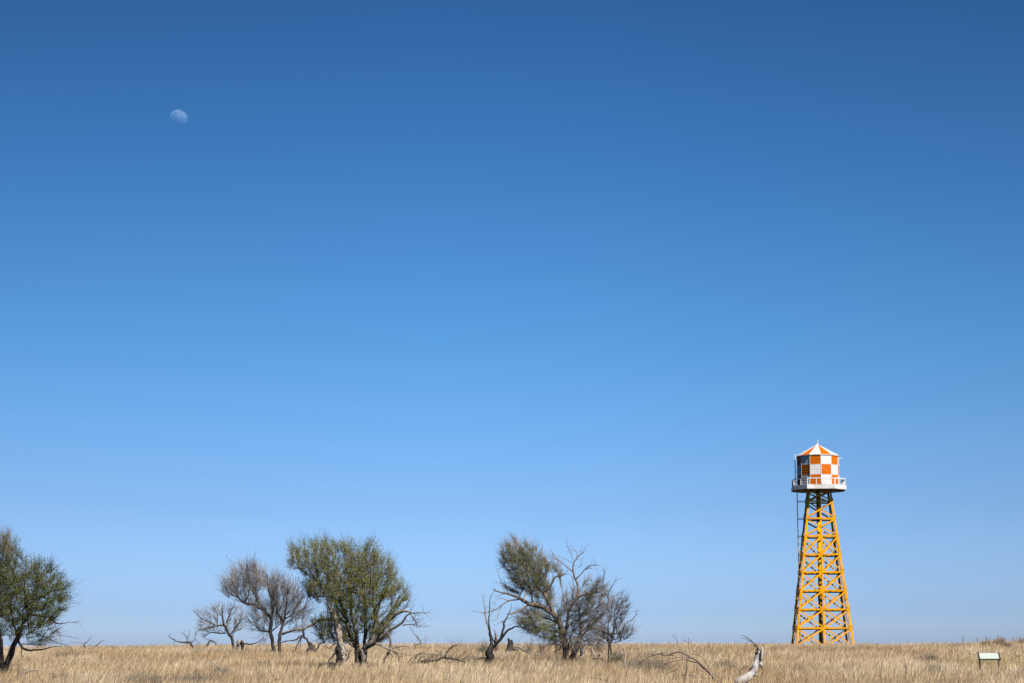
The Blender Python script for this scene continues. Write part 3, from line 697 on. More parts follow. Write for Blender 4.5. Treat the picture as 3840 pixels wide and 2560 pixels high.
wood_thing("root_plate", "dark uprooted root mass with forked limbs between the two trunked elm and the snag", "dead tree", Frame(1040, 1980, .3699, 148), [
 ([(300,1245),(345,1225),(390,1240)], [20,34,20], 0), ([(345,1250),(340,1200),(325,1165)], [30,26,12], 0), ([(370,1240),(372,1200),(385,1175)], [16,12,5], .1), ([(385,1225),(340,1170),(310,1140),(272,1090),(258,1020)], [14,13,12,12,12], -.2), ([(275,1060),(240,1110),(195,1195),(172,1300)], [9,8,6,3], -.5),
 ([(240,1110),(225,1200),(160,1235)], [5,4,2], -.3), ([(270,1100),(300,1120),(310,1105)], [5,4,3], 0), ([(400,1225),(415,1185),(440,1165),(490,1140),(550,1085)], [9,8,7,5,2], .3), ([(420,1170),(395,1150)], [4,2], .2),
 ([(255,1085),(190,1125),(140,1135),(50,1152),(-10,1190)], [8,7,6,5,3], -.6), ([(260,1085),(220,1090),(195,1160)], [6,4,2], -.5)], M_BARK, twigs=60, twl=(.2, .5), tw_up=0)
wood_thing("tree_stump", "squat broken stump with a long side branch beside the two trunked elm", "stump", Frame(600, 1960, .38265, 160), [
 ([(775,1235),(778,1190),(785,1150)], [30,32,22], 0, 'pale'), ([(805,1235),(806,1180),(798,1145)], [18,18,8], -.3), ([(812,1170),(835,1180),(900,1183),(950,1170),(990,1138)], [8,7,6,5,3], -.5), ([(800,1150),(815,1143)], [3,2], 0)], M_BARK, flute=.12)
wood_thing("dead_shrub", "small dead bent shrub with a thick dark stem, beyond the small leafless elm", "dead shrub", Frame(600, 1960, .38265, 165), [
 ([(325,1225),(310,1190),(295,1168),(265,1170),(180,1160),(120,1130),(80,1100)], [9,11,11,9,6,4,1.5], -.3), ([(268,1165),(258,1110),(210,1070)], [6,4,1.5], .2), ([(275,1130),(290,1045)], [3,1.5], .2), ([(300,1165),(340,1140),(346,1040)], [4,3,1.2], 0), ([(345,1130),(400,1195)], [3,1.5], 0), ([(140,1145),(130,1190)], [2,1], 0)], M_BARK, twigs=50, twl=(.2, .6))
wood_thing("dead_shrub", "small arched dead stem under the small leafless elm", "dead shrub", Frame(600, 1960, .38265, 163), [
 ([(460,1215),(480,1165),(500,1150),(540,1168),(548,1200)], [8,8,7,5,3], .1), ([(500,1150),(440,1130),(400,1100)], [3,2,1], .2)], M_BARK, twigs=70, twl=(.2, .5))
wood_thing("dead_branch", "dead forked branch with thin arms on the skyline near the dark green elm", "branch", Frame(0, 2380, .2551, 168), [
 ([(1360,225),(1290,200),(1255,172),(1240,130),(1300,80),(1345,5)], [10,10,11,9,6,2], 0), ([(1240,135),(1180,110),(1010,105)], [5,4,1.5], -.2), ([(1310,205),(1390,170),(1440,130),(1500,80),(1540,58)], [9,9,8,6,3], .1), ([(1400,200),(1500,198)], [3,2], 0),
 ([(1330,60),(1390,110)], [2,1], .1), ([(1300,160),(1400,150)], [3,2], .1), ([(1530,62),(1525,90)], [3,2], .1)], M_BARK2, twigs=0)
# skyline weeds and the little dead shrub between the trees
wood_thing("dead_shrub", "tiny dead shrub on the skyline between the leafy elm and the charred tree", "dead shrub", Frame(1480, 2200, .2551, 160), [
 ([(395,850),(380,790),(345,740),(310,700)], [10,9,6,2], 0), ([(385,800),(410,760)], [4,2], 0), ([(395,835),(450,800),(445,720)], [3,2,1], .1), ([(450,800),(500,720)], [2,1], .1), ([(300,850),(370,830),(395,835)], [8,9,8], .0)], M_BARK2, twigs=30, twl=(.15, .4))
wood_thing("dead_weed", "thin forked dead weed on the skyline, taller of the two above the arched branch", "weed", Frame(2300, 2300, .2806, 185), [
 ([(858,385),(850,350),(820,320),(780,282)], [4,4,3,2], 0), ([(850,350),(830,300),(812,255)], [3,2,1.2], .1), ([(800,300),(785,270)], [2,1.5], 0)], M_BARK2)
wood_thing("dead_weed", "low bristly dead weed on the skyline above the arched branch", "weed", Frame(2300, 2300, .2806, 183), [
 ([(1003,390),(1003,350),(1002,315)], [4,4,3], 0), ([(1003,388),(970,365),(950,320)], [3,2,1.5], .1), ([(1003,388),(1035,375),(1065,340)], [3,2,1.5], .1), ([(970,368),(920,350)], [2,1], .1)], M_BARK2, twigs=14)
wood_thing("dead_weed", "brown bushy dead weed stalk standing just behind the arched branch", "weed", Frame(2300, 2300, .2806, 172), [
 ([(535,480),(532,400),(528,345)], [5,4,2], 0), ([(535,440),(500,400)], [3,1.5], 0), ([(536,450),(580,415)], [3,1.5], 0)], M_TWIG, twigs=46, twl=(.15, .35))

# charred forked tree
wood_thing("charred_tree", "charred black forked dead tree with a swollen base in front of the gnarled elm", "dead tree", Frame(1480, 2200, .2551, 110), [
 ([(1385,1120),(1382,1040),(1388,960),(1400,920),(1412,880)], [58,66,52,44,36], 0),
 ([(1412,890),(1418,780),(1398,680),(1380,580)], [24,22,18,13], .1),
 ([(1380,585),(1352,520),(1337,430),(1325,330),(1312,220),(1300,140),(1275,88)], [13,12,10,8,6,4,1.5], .3, 'pale'),
 ([(1402,660),(1382,480),(1396,330),(1402,220),(1422,130),(1490,10)], [12,9,8,6,4,1.5], -.3), ([(1318,150),(1328,95)], [3,1.5], .3),
 ([(1415,910),(1485,850),(1555,770),(1585,735),(1640,660),(1720,598),(1810,568),(1915,600)], [28,28,26,20,16,13,10,5], -.5),
 ([(1560,760),(1592,650),(1602,560),(1612,512),(1660,430),(1705,320),(1715,230)], [18,17,15,12,8,5,2], -.2), ([(1605,505),(1575,500),(1570,520)], [8,8,4], -.2), ([(1575,512),(1460,555)], [3,1.5], -.3), ([(1620,490),(1740,440),(1830,420)], [4,3,1.5], -.3),
 ([(1440,740),(1430,800),(1450,850)], [8,9,8], .2), ([(1330,1030),(1240,1050),(1180,1085),(1105,1125)], [14,12,9,5], -.3), ([(1210,1055),(1160,1100),(1120,1110)], [6,4,2], -.3), ([(1330,380),(1355,260)], [3,1], .2), ([(1390,450),(1450,330),(1480,320)], [3,2,1], -.3)],
 M_CHAR, twigs=20, tmat=M_TWIGD)
wood_thing("broken_snag", "thin pointed broken snag just behind the charred forked tree", "dead tree", Frame(1480, 2200, .2551, 139), [
 ([(1505,975),(1502,880),(1492,780),(1484,700),(1463,618)], [30,27,25,18,4], .1), ([(1490,720),(1540,700)], [3,2], 0), ([(1500,770),(1480,720)], [12,6], -.2), ([(1445,760),(1470,830),(1490,860)], [8,12,10], .3)], M_BARK2)
wood_thing("fallen_log", "pale fallen log lying between the charred tree and the burnt stump", "log", Frame(1480, 2200, .2551, 135), [
 ([(1450,992),(1540,1000),(1610,985),(1690,955)], [16,17,18,15], .6), ([(1690,965),(1705,1030),(1700,1090)], [12,14,12], .2)], M_PALE)
wood_thing("tree_stump", "black jagged cone shaped burnt stump near the charred tree", "stump", Frame(1480, 2200, .2551, 145), [
 ([(1690,970),(1692,920),(1695,860),(1690,810),(1672,770),(1663,742)], [78,62,44,28,15,5], 0), ([(1715,850),(1722,800),(1716,768)], [22,14,6], .2), ([(1730,910),(1790,925),(1815,940)], [24,18,10], -.2), ([(1650,920),(1625,950)], [22,16], -.2)], M_CHAR, flute=.14, rough=.2)
wood_thing("fallen_branch", "fallen dry limb with brushy twigs between the burnt stump and the gnarled elm", "branch", Frame(1480, 2200, .2551, 132), [
 ([(1735,865),(1850,890),(1950,945),(2050,995),(2200,1010),(2360,1035)], [12,13,13,12,11,8], .5), ([(1950,940),(2010,860),(2020,780)], [6,4,1.5], 0), ([(2130,1005),(2150,900),(2120,830)], [6,4,2], -.3), ([(2180,900),(2260,850),(2350,815)], [4,4,3], .2), ([(2050,995),(2190,990),(2350,1020)], [7,7,6], -.5, 'pale'),
 ([(1990,960),(1970,880),(1930,830)], [4,3,1.5], .1), ([(2200,1010),(2150,1070),(2120,1090)], [6,4,2], -.3), ([(2150,900),(2220,860)], [3,2], .1)], M_TWIG, twigs=620, twl=(.2, .65), tmat=M_TWIG)
wood_thing("fallen_branch", "large fallen limb with raking side branches, between the leafy elm and charred tree", "branch", Frame(1480, 2200, .2551, 107), [
 ([(215,1140),(350,1110),(500,1090),(620,1070),(740,1035),(850,1050),(980,1080),(1085,1130)], [26,24,22,18,18,16,13,6], .4), ([(740,1030),(780,945),(850,870),(985,830)], [13,10,6,2], -.3), ([(845,880),(880,840)], [4,1.5], -.2), ([(800,930),(840,880),(960,825)], [4,3,1.2], .1),
 ([(250,1115),(330,1005),(410,958),(480,975),(600,990),(750,990)], [11,10,9,9,9,7], -.3, 'pale'), ([(170,1115),(270,1030),(400,960)], [5,5,4], -.5), ([(345,1080),(435,1000)], [7,4], -.2), ([(430,1075),(530,1015)], [8,5], -.3), ([(600,1075),(615,1020),(700,955)], [6,5,2], .2), ([(480,1080),(600,1000),(700,985)], [6,5,3], .2),
 ([(920,1040),(1000,980),(1100,930)], [4,3,1.2], .3), ([(990,1075),(1060,1010),(1150,960),(1200,930)], [4,3,2,1], .3), ([(830,1045),(880,960),(960,920)], [4,3,1.5], .2), ([(760,1050),(800,1090),(960,1100)], [9,9,6], -.3, 'pale'), ([(250,1140),(260,1090),(255,1060)], [14,9,4], -.1), ([(340,1120),(350,1075)], [14,6], -.1), ([(570,960),(690,945)], [3,1.5], .1)], M_BARK, twigs=150, twl=(.2, .8), tmat=M_TWIGD)
wood_thing("fallen_branch", "short bleached stub leaning beside the gnarled elm's trunks", "branch", Frame(1760, 1980, .37, 116), [
 ([(1118,1345),(1140,1300),(1160,1250),(1190,1188)], [10,14,16,12], .2, 'pale'), ([(1135,1290),(1135,1230),(1160,1190)], [18,22,16], .4)], M_BARK)
wood_thing("fallen_branch", "tangle of hanging broken limbs between the gnarled elm and the grey shrub", "branch", Frame(1760, 1980, .37, 110), [
 ([(1290,1345),(1262,1285),(1250,1200),(1290,1150)], [8,10,11,7], .2, 'pale'), ([(1245,1210),(1240,1260),(1280,1320)], [7,6,3], -.1), ([(1300,1310),(1370,1340),(1372,1410)], [7,9,6], .2), ([(1300,1280),(1330,1275),(1320,1300)], [7,7,4], 0), ([(1170,1190),(1230,1215),(1300,1180)], [4,4,2], .3), ([(1310,1310),(1250,1330)], [5,4], .1)], M_BARK2, twigs=50)
wood_thing("dead_stalk", "long bare pale stem bowing down to the grass in front of the grey shrub", "branch", Frame(1760, 1980, .37, 86), [
 ([(1607,1510),(1590,1440),(1572,1385),(1578,1320),(1578,1260),(1558,1215),(1515,1180),(1470,1160)], [9,7,7,6,7,6,5,3], .4), ([(1572,1400),(1530,1380),(1505,1360)], [3,2,1], .1)], M_PALE)

# arched branch in front
wood_thing("fallen_branch", "large fallen branch arching over the grass in front, with drooping dark side shoots", "branch", Frame(2300, 2300, .2806, 80), [
 ([(1440,990),(1410,930),(1350,840),(1260,760),(1160,670),(1080,600),(980,548),(880,503),(800,530),(700,556),(580,540),(480,572),(400,622),(305,684)], [24,23,20,18,17,14,12,11,9,8,7,7,6,3], .5),
 ([(580,535),(660,522),(760,545),(845,582)], [5,5,5,4], -.2), ([(575,542),(500,538),(430,540),(378,580),(342,625)], [6,6,6,5,3], -.3), ([(380,576),(275,582)], [4,1.5], -.4),
 ([(1110,645),(990,622),(930,605),(820,630),(700,656),(595,666)], [10,9,8,7,5,2], -.5), ([(1055,595),(950,575),(870,582),(745,596)], [7,7,6,3], -.3), ([(745,645),(725,685)], [4,3], -.5),
 ([(1340,852),(1220,857),(1130,840),(1060,822),(900,822),(830,860),(740,893)], [9,12,10,8,7,6,3], -.4), ([(1130,845),(1060,855)], [8,6], -.4), ([(1045,820),(1035,785)], [4,3], -.4), ([(1275,745),(1275,715),(1230,640),(1170,570),(1110,546),(1030,546)], [6,6,5,5,4,2], .3), ([(870,505),(865,480)], [4,2], .3), ([(880,530),(910,570)], [5,3], .2), ([(1160,660),(1158,635)], [6,4], .2)], M_BARK2, rs=.95)
wood_thing("upright_stick", "bare grey stick standing upright through the arched branch", "stick", Frame(2300, 2300, .2806, 79), [
 ([(938,950),(952,870),(968,790),(985,680),(1008,545)], [13,12,11,9,6], -.1), ([(1000,590),(1030,560)], [4,2], 0)], M_BARK2)
wood_thing("broken_stick", "short broken grey stub under the arched branch", "stick", Frame(2300, 2300, .2806, 77), [([(880,960),(882,910),(876,840)], [11,11,6], 0), ([(870,850),(850,835)], [4,2], 0)], M_BARK2)
wood_thing("broken_stick", "short dark slanting stick in the grass below the arched branch", "stick", Frame(2300, 2300, .2806, 82), [([(700,850),(718,796),(790,765),(868,738)], [3,6,7,5], .2)], M_BARK)
wood_thing("broken_stick", "thin dark twig in the grass beside the bleached log", "stick", Frame(2700, 2360, .1276, 84), [([(560,1210),(640,1150),(740,1090),(840,1045)], [9,12,10,6], .2)], M_BARK)

# bleached log rearing out of the grass
lg = Frame(2700, 2360, .1276, 77)
lo = wood_thing("bleached_log", "thick bleached dead log rearing out of the grass with a split hollow top", "log", lg, [
 ([(470,1780),(570,1610),(700,1480),(850,1370),(965,1235),(1045,1060),(1105,900),(1130,780),(1135,690),(1120,640)], [135,135,125,118,98,88,85,72,60,40], .02),
 ([(1108,960),(1195,890),(1243,790),(1240,660),(1222,560),(1200,470)], [56,50,40,34,27,6], .03),
 ([(1062,760),(1060,690),(1050,630)], [26,20,8], -.1), ([(1110,700),(1125,640),(1120,600)], [18,14,8], -.12),
 ([(1110,900),(1140,980),(1195,1050),(1212,1085)], [60, 58, 34, 10], .0), ([(980,1300),(1060,1310),(1100,1340)], [60, 40, 14], 0),
 ], M_LOG, flute=.06, rough=.07, rs=1.08, root=False)
w = Wood()
for L in [([(1215,740),(1150,590),(1100,500),(1045,415),(960,350),(880,270),(770,205),(625,150)], [20,22,22,20,15,13,11,5], -.2), ([(1040,420),(930,350),(800,290),(680,245),(600,233)], [10,9,8,6,3], -.25), ([(1090,490),(980,460),(920,415)], [12,9,3], -.3), ([(1010,465),(1005,500)], [7,4], -.3), ([(780,215),(785,245)], [7,4], -.25), ([(1020,400),(1015,490)], [10,8], -.3)]:
    for p, r, k in limbs_to_paths(lg, [L], root=False): w.tube(p, r)
o = w.build("branch", M_BARK, lo)
tag(o, "thin dark branches at the log's top")
for L in [([(1178,640),(1192,720),(1203,800),(1200,880),(1193,935)], [12,20,24,17,6], 0), ([(1095,540),(1088,600),(1108,660),(1132,690)], [20,26,20,8], 0), ([(1205,500),(1218,575)], [9,9], .02), ([(1150,1095),(1210,1088),(1225,1160)], [14,16,6], .08), ([(930,1108),(885,1150),(850,1230)], [18,14,6], .05), ([(1060,1330),(1110,1365),(1080,1390)], [16,14,6], 0), ([(1000,1050),(1020,1160),(1038,1290)], [5,6,5], 0), ([(975,1190),(980,1250)], [7,6], 0), ([(900,1430),(880,1440)], [8,8], -.02)]:  # dark tubes stand for knots and for the shade in the split hollow top
    for p, r, k in limbs_to_paths(Frame(2700, 2360, .1276, 76.885), [L], root=False, wob=.4):
        w = Wood(); w.tube(p, r); w.build("knot_cleft_shade", M_CHAR, lo)

# small near sticks
wood_thing("fallen_branch", "grey branch arching over the grass in front of the dark green elm", "branch", Frame(0, 2380, .2551, 80), [
 ([(290,790),(284,690),(279,620),(300,572),(400,536),(530,506),(560,560),(600,640),(632,725)], [14,13,12,12,12,11,8,6,4], .3), ([(610,660),(590,710)], [5,3], .3)], M_PALE)
wood_thing("broken_stick", "low dead twigs in the grass beside the dark green elm's trunk", "stick", Frame(0, 2380, .2551, 90), [
 ([(90,480),(170,440),(240,430),(330,430)], [4,7,6,3], .2), ([(100,520),(180,500),(240,535)], [7,9,5], .1), ([(150,500),(170,460)], [6,4], .1), ([(380,540),(360,500),(330,520)], [3,4,3], .1)], M_BARK2, twigs=20)
wood_thing("wooden_post", "weathered pale wooden post leaning alone in the grass", "post", Frame(0, 2380, .2551, 80), [([(1278,790),(1275,720),(1266,620),(1252,545)], [14,13,11,6], 0)], M_LOG)
wood_thing("broken_stick", "thin bent dead stem in the grass in front of the small leafless elm", "stick", Frame(600, 1960, .38265, 86), [([(425,1385),(450,1345),(475,1335),(520,1370),(600,1435),(668,1500)], [2,3,4,5,5,4], .2), ([(510,1390),(560,1420)], [3,3], .1), ([(670,1500),(690,1565)], [3,2], .1)], M_TWIG, twigs=16)
wood_thing("broken_stick", "dark forked stick in the near grass in front of the leafy elm", "stick", Frame(600, 1960, .38265, 76), [([(1080,1575),(1110,1545),(1142,1508)], [6,8,5], .1), ([(1120,1540),(1160,1525),(1215,1528)], [4,3,2], .1)], M_BARK)
wood_thing("dead_stalk", "pale thin arched stem in the grass at the foot of the snag", "stick", Frame(1040, 1980, .3699, 84), [([(170,1570),(230,1500),(300,1440),(340,1470),(370,1510)], [4,4,4,3,2], .2)], M_PALE)
wood_thing("broken_stick", "long dark twig lying in the near grass in front of the gnarled elm", "stick", Frame(1760, 1980, .37, 78), [([(1195,1495),(1280,1520),(1380,1540),(1480,1568)], [4,5,7,6], .2), ([(1340,1525),(1360,1560)], [4,3], .1)], M_BARK)
wood_thing("broken_stick", "thin short twig in the grass in front of the burnt stump", "stick", Frame(1760, 1980, .37, 96), [([(320,1405),(350,1420),(380,1445)], [3,4,3], .1)], M_BARK)
wood_thing("dead_weed", "single dark dead stalk standing in the grass between the water tower and sign", "weed", Frame(3240, 2360, .2551, 86), [([(618,640),(608,560),(600,488)], [5,5,4], 0), ([(606,540),(590,510)], [3,2], 0)], M_BARK, twigs=4)

# ------------------------------------------------------------------ low shrubs and weed clumps
def shrub(name, label, px, py, Y, w, h, stems, m, leafcol=None, nl=0, cat="shrub", group=None, r=.004, lsize=.05):
    c = P(px, py, Y); base = Vector((c.x, Y, G(c.x, Y) - .03)); o = empty(name, base); tag(o, label, cat, group)
    n = stems; a = rng.uniform(0, 2 * np.pi, n); q = np.sqrt(rng.random(n))
    st = np.array(base) + np.stack([np.cos(a) * q * w * .15, np.sin(a) * q * w * .15, 0 * a], 1)
    v = np.stack([np.cos(a) * q * w * .5, np.sin(a) * q * w * .5, h * np.sqrt(1 - .65 * q ** 2) * rng.uniform(.5, 1.1, n)], 1)
    p1 = st + v * [.5, .5, .55] + rng.normal(0, .05, (n, 3)) * w; p2 = st + v + rng.normal(0, .06, (n, 3)) * w
    sp = Soup(); rr = np.full(n, r * 1.3)
    V, F4 = prisms(st, p1, rr, rr * .7); sp.add(V, F4); V, F4 = prisms(p1, p2, rr * .7, rr * .4); sp.add(V, F4)
    k = 4; s2 = np.repeat(p1 + (p2 - p1) * rng.random((n, 1)), k, 0); v2 = np.repeat(v, k, 0) * .18 + rng.normal(0, .11, (n * k, 3)) * w + [0, 0, .05 * h]
    V, F4 = prisms(s2, s2 + v2, np.full(n * k, r * .7), np.full(n * k, r * .35)); sp.add(V, F4)
    sp.build("stems", m, o)
    if nl:
        t = rng.integers(0, n, nl); pos = p1[t] + (p2[t] - p1[t]) * rng.random((nl, 1)) + rng.normal(0, .07, (nl, 3)) * w
        leaves(pos, lsize, np.array(leafcol) * rng.uniform(.7, 1.3, (nl, 1)), "foliage", o, jitter=.03)
    return o
M_SAGE = noisy("sage_stem", (.09, .07, .052), (.19, .155, .12), 1.5)
M_RUSS = noisy("russet_weed", (.15, .085, .045), (.3, .18, .09), 1.5)
shrub("green_sapling", "thin green sapling just behind the charred forked tree", 1815, 2415, 140, .85, 1.25, 70, M_TWIG, (.10, .12, .06), 520, "sapling", lsize=.07)
shrub("olive_bush", "low olive green bush at the foot of the grey shrub", 2312, 2470, 109, .8, 1.0, 120, M_TWIG, (.13, .12, .03), 700, "bush", lsize=.07)
sg = "dull sagebrush clumps in the grass"
for px, py, Y, w, h, lab in [(735, 2556, 78, 1.25, .62, "grey brown sagebrush clump in the near grass below the small elm"), (545, 2556, 77.5, 1.5, .5, "wide dark weed clump in the near grass beside the leaning post"),
        (830, 2500, 92, .8, .5, "grey sagebrush clump beside the thin bent stem below the small elm"), (2440, 2490, 98, 1.9, .75, "broad brown sagebrush clump behind the arched branch"),
        (2720, 2480, 104, .9, .5, "small grey sagebrush clump between the arched branch and the bleached log"), (3480, 2462, 118, 1.1, .55, "grey weed clump up the slope between the water tower and the sign"),
        (3500, 2505, 97, 1.2, .45, "low grey weed clump in the grass close by the sign"), (1975, 2510, 92, 1.0, .45, "grey brown weed clump in front of the burnt stump"), (255, 2450, 134, 1.4, .5, "grey weed clump on the slope beside the dark green elm"), (240, 2540, 82, 1.0, .45, "grey green weed clump in front of the dark green elm")]:
    shrub("sagebrush", lab, px, py, Y, w * 1.15, h * 1.15, 260, M_SAGE, (.12, .105, .075), 420, "shrub", sg, lsize=.045)
wg = "russet weeds on the right skyline"
for px, Y, w, h, lab in [(3702, 168, 1.0, .8, "russet brown weed clump on the skyline behind the sign, shorter of two"), (3752, 170, 1.1, .95, "tallest russet weed clump on the skyline behind the sign"), (3775, 166, .9, .65, "dark grey brown weed clump beside the tallest skyline weed"), (3832, 172, .9, .85, "russet weed clump ending the row of weeds along the wire fence"), (3582, 176, .5, .5, "small dark weed clump around the two leaning posts on the skyline")]:
    shrub("tall_weed", lab, px, 2420, Y, w, h, 170, M_RUSS if 'russet' in lab else M_SAGE, (.22, .13, .065), 200, "weed", wg, r=.006, lsize=.06)

# ------------------------------------------------------------------ barbed wire fence on the skyline, leaning posts
fo = None; pts = []
for k, px in enumerate([3560, 3612, 3665, 3700, 3742, 3800, 3852, 3910, 3970]):
    Y = 190.0
    while Y < 260:
        c = P(px, 2407, Y); z = G(c.x, Y)
        if c.z < z + 1.02 or Y > 258: break
        Y += 1
    pts.append(Vector((c.x, Y, z)))
print('fence', pts)
fo = empty("wire_fence", pts[2]); tag(fo, "thin barbed wire fence with short dark posts along the skyline", "fence")
def pl(o, root): 
    o.parent = root; o.matrix_parent_inverse = Matrix.Translation(root.location).inverted()
for k, p in enumerate(pts):
    if k in (0,): continue
    b = MB(); h = 1.0 + .12 * math.sin(k * 2.1); tlt = Vector((.05 * math.sin(k * 3.7), 0, 0)); b.cyl(p - Vector((0, 0, .1)), p + Vector((0, 0, h)) + tlt, .038, .03, 7)
    pl(b.build("post", M_POST, None, smooth=False), fo)
for hz in (.42, .72, .93):
    b = MB()
    for k in range(1, len(pts) - 1):
        a, c = pts[k] + Vector((0, 0, hz)), pts[k + 1] + Vector((0, 0, hz)); m_ = (a + c) / 2 - Vector((0, 0, .03)); b.cyl(a, m_, .006, n=4, caps=False); b.cyl(m_, c, .006, n=4, caps=False)
    pl(b.build("wire", M_WIRE, None), fo)
wood_thing("leaning_post", "short dark tilted post on the skyline near the wire fence", "post", Frame(3240, 2360, .2551, 177), [([(1312,235),(1306,205),(1298,176)], [6,6,5], 0)], M_POST, group="pair of leaning posts on the skyline")
wood_thing("leaning_post", "short dark upright post beside the tilted one on the skyline", "post", Frame(3240, 2360, .2551, 177), [([(1371,235),(1369,205),(1365,180)], [6,6,5], 0)], M_POST, group="pair of leaning posts on the skyline")

# ------------------------------------------------------------------ wayside information sign
def make_sign():
    Y = 100; yaw = math.radians(-8); tilt = math.radians(30)
    mtr = Y / F / CP
    c = P(3640 + .0638 * 1080, 2430 + .0638 * 430, Y)          # panel centre
    root = empty("information_sign", (c.x, c.y, G(c.x, c.y))); tag(root, "low slanted information sign, pale panel on two dark legs in the grass", "sign")
    R = Matrix.Rotation(yaw, 3, 'Z') @ Matrix.Rotation(tilt, 3, 'X')
    w, h = .92, .58; inv = Matrix.Translation(root.location).inverted()
    def put(b, n, m, par=root):
        o = b.build(n, m); o.parent = par; o.matrix_parent_inverse = inv if par is root else Matrix.Identity(4)
        if par is not root: o.matrix_parent_inverse = inv
        return o
    def L(x, y, z=0): return c + R @ Vector((x, y, z))
    M_PAN = noisy("sign_panel", (.335, .385, .352), (.37, .405, .38), 3, rough=.4)
    M_MARK = noisy("sign_print", (.07, .09, .10), (.11, .13, .14), 30); M_PIC = noisy("sign_picture", (.10, .17, .20), (.24, .28, .27), 22); M_TXT = noisy("sign_text", (.20, .24, .225), (.26, .3, .28), 20)
    b = MB(); b.box(L(0, 0), w, h, .012, R); pan = put(b, "panel", M_PAN)
    b = MB()
    for x0, x1 in ((-.41, -.30), (-.285, -.14), (-.12, -.0)): b.box(L((x0 + x1) / 2, .235, .008), x1 - x0, .035, .004, R)
    put(b, "title_line", M_MARK, pan)
    for x, y, sx, sy in ((-.335, .10, .12, .05), (.30, .07, .17, .05), (-.02, -.185, .14, .09), (.12, -.185, .10, .08), (-.40, -.16, .02, .03)): b = MB(); b.box(L(x, y, .008), sx, sy, .004, R); put(b, "picture", M_PIC, pan)
    b = MB()
    for k in range(9):
        y = .16 - k * .034; b.box(L(-.02, y, .008), .34 - .04 * (k % 3 == 2), .011, .003, R)
        if k > 2: b.box(L(.31, y - .05, .008), .2, .011, .003, R)
        b.box(L(-.335, y - .14, .008), .17, .011, .003, R) if k < 6 else None
    put(b, "text_block", M_TXT, pan)
    for s in (-1, 1):
        b = MB(); b.box(L(s * (w / 2 + .04), 0, -.012), .078, h + .08, .06, R); put(b, "side_frame", M_STEEL)
        b = MB()
        t = L(s * (w / 2 + .0), -.18, -.05); m_ = L(s * (w / 2 + .0), -.02, -.05); m_.z -= .16; f_ = Vector((m_.x, m_.y + .06, G(m_.x, m_.y) - .05))
        b.bar(t, m_, .05, .05); b.bar(m_ + Vector((0, 0, .04)), f_, .06, .05); put(b, "leg", M_STEEL)
    b = MB(); b.box(L(0, -h / 2 - .02, -.012), w, .036, .05, R); put(b, "lower_rail", M_STEEL)
    b = MB(); b.box(L(0, h / 2 + .012, -.012), w, .02, .04, R); put(b, "upper_rail", M_STEEL)
make_sign()

